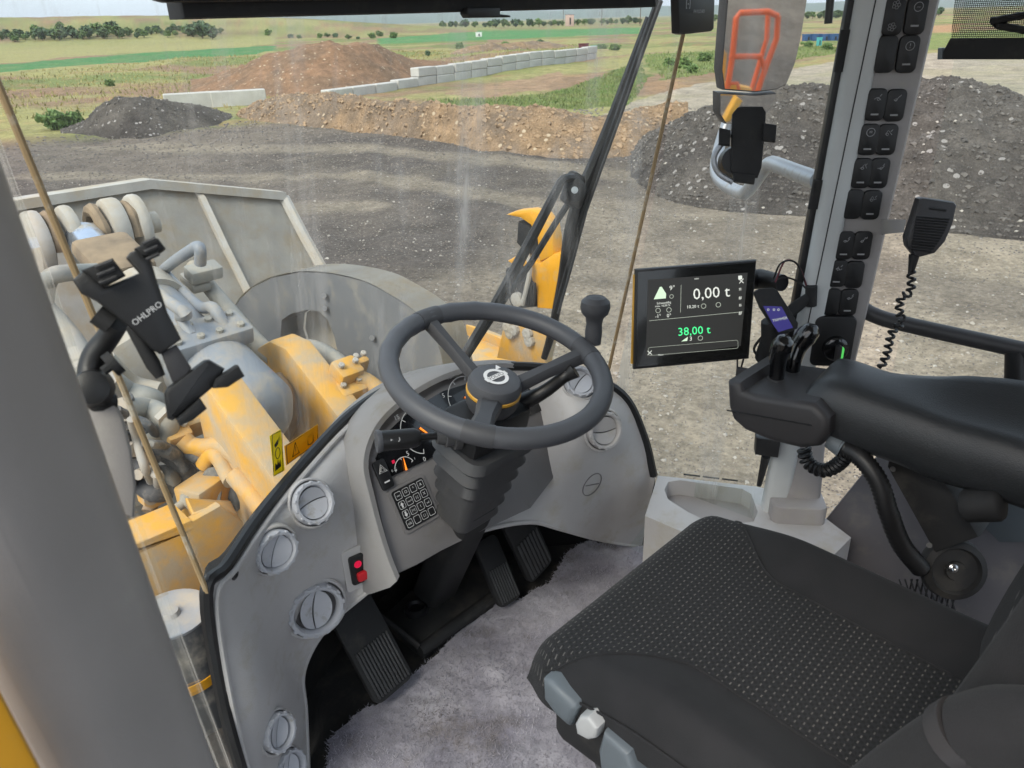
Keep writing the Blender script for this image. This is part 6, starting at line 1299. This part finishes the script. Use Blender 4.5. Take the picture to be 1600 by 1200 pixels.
for pts in (up_o, lo_o):
    bm = nb(); prism(bm, [Mi(*p) for p in pts], -MNO*.05, bev=.008); o = obj('mirror_housing', bm, 'charcoal', mi)
    cxy = (sum(p[0] for p in pts)/len(pts), sum(p[1] for p in pts)/len(pts)); bm = nb(); bm.faces.new([bm.verts.new(Mi(cxy[0]+(p[0]-cxy[0])*.965, cxy[1]+(p[1]-cxy[1])*.965, .0015)) for p in pts]); obj('mirror_glass', bm, 'mirror_glass', o)
bm = nb(); tube(bm, [P(1280, 283, 'x', 1.78), P(1245, 270, 'x', 1.95), P(1215, 258, 'x', 2.10), P(1203, 256, 'x', 2.16), P(1190, 268, 'x', 2.2), P(1170, 296, 'x', 2.26), P(1158, 301, 'x', 2.3), P(1130, 287, 'x', 2.45), P(1118, 262, 'x', 2.55), P(1130, 210, 'x', 2.68), P(1150, 160, 'x', 2.72)], .0215, 14, n=4); obj('mirror_arm', bm, 'silver_tube', mi)
def refl(px, py, t):
    p = Mi(px, py); d = sight(px, py).normalized(); return p+(d-MNO*(2*d.dot(MNO)))*t
rl = thing('orange_railing', 'orange red tubular safety railing on the rear deck shown in the side mirror', 'railing', refl(1165, 130, 2.6))
def rail(pts, t, r=.018): bm = nb(); tube(bm, [refl(a, b, t) for a, b in pts], r, 10); obj('rail', bm, 'orange_rail', rl)
rail(((1136, 140), (1144, 88), (1150, 28), (1156, 20), (1200, 18), (1215, 25)), 2.6); rail(((1215, 25), (1213, 60), (1195, 108), (1182, 146)), 2.6); rail(((1200, 18), (1198, 60), (1186, 100), (1172, 146)), 3.0, .016); rail(((1140, 88), (1188, 88), (1195, 108)), 2.6)
rail(((1136, 130), (1152, 130), (1154, 140)), 2.6, .012)
dk = thing('rear_deck', 'yellow rear hood edge of the loader shown in the side mirror', 'hood', refl(1125, 150, 2.6))
bm = nb(); prism(bm, [refl(1131, 78, 2.7), refl(1136, 84, 2.7), refl(1132, 130, 2.7), refl(1175, 139, 2.7), refl(1170, 149, 2.7), refl(1120, 149, 2.7), refl(1122, 78, 2.7)], V(-.02, -.05, 0), bev=.004); obj('hood_side', bm, 'yellow_clean', dk)
bm = nb(); prism(bm, [refl(1152, 152, 2.5), refl(1160, 158, 2.5), refl(1140, 190, 2.5), refl(1130, 192, 2.5)], V(-.02, -.05, 0), bev=.004); obj('ladder_side', bm, 'yellow_clean', dk)
# red marker stake lying against the heap

# ================================================================ THE AIR
hm = bpy.data.materials.new('haze'); hm.use_nodes = True; _t = hm.node_tree; _t.nodes.remove(_t.nodes['Principled BSDF'])
_pv = _t.nodes.new('ShaderNodeVolumePrincipled'); _pv.inputs['Density'].default_value = .00011; _pv.inputs['Color'].default_value = (.86, .91, 1, 1); _t.links.new(_pv.outputs[0], _t.nodes['Material Output'].inputs['Volume']); MAT['haze'] = hm
bm = nb(); box(bm, V(0, 0, 60), (19000, 19000, 140)); _o = obj('haze', bm, 'haze', org=(0, 0, 0)); _o['kind'] = 'stuff'; tag(_o, 'thin pale air over the open country', 'haze')
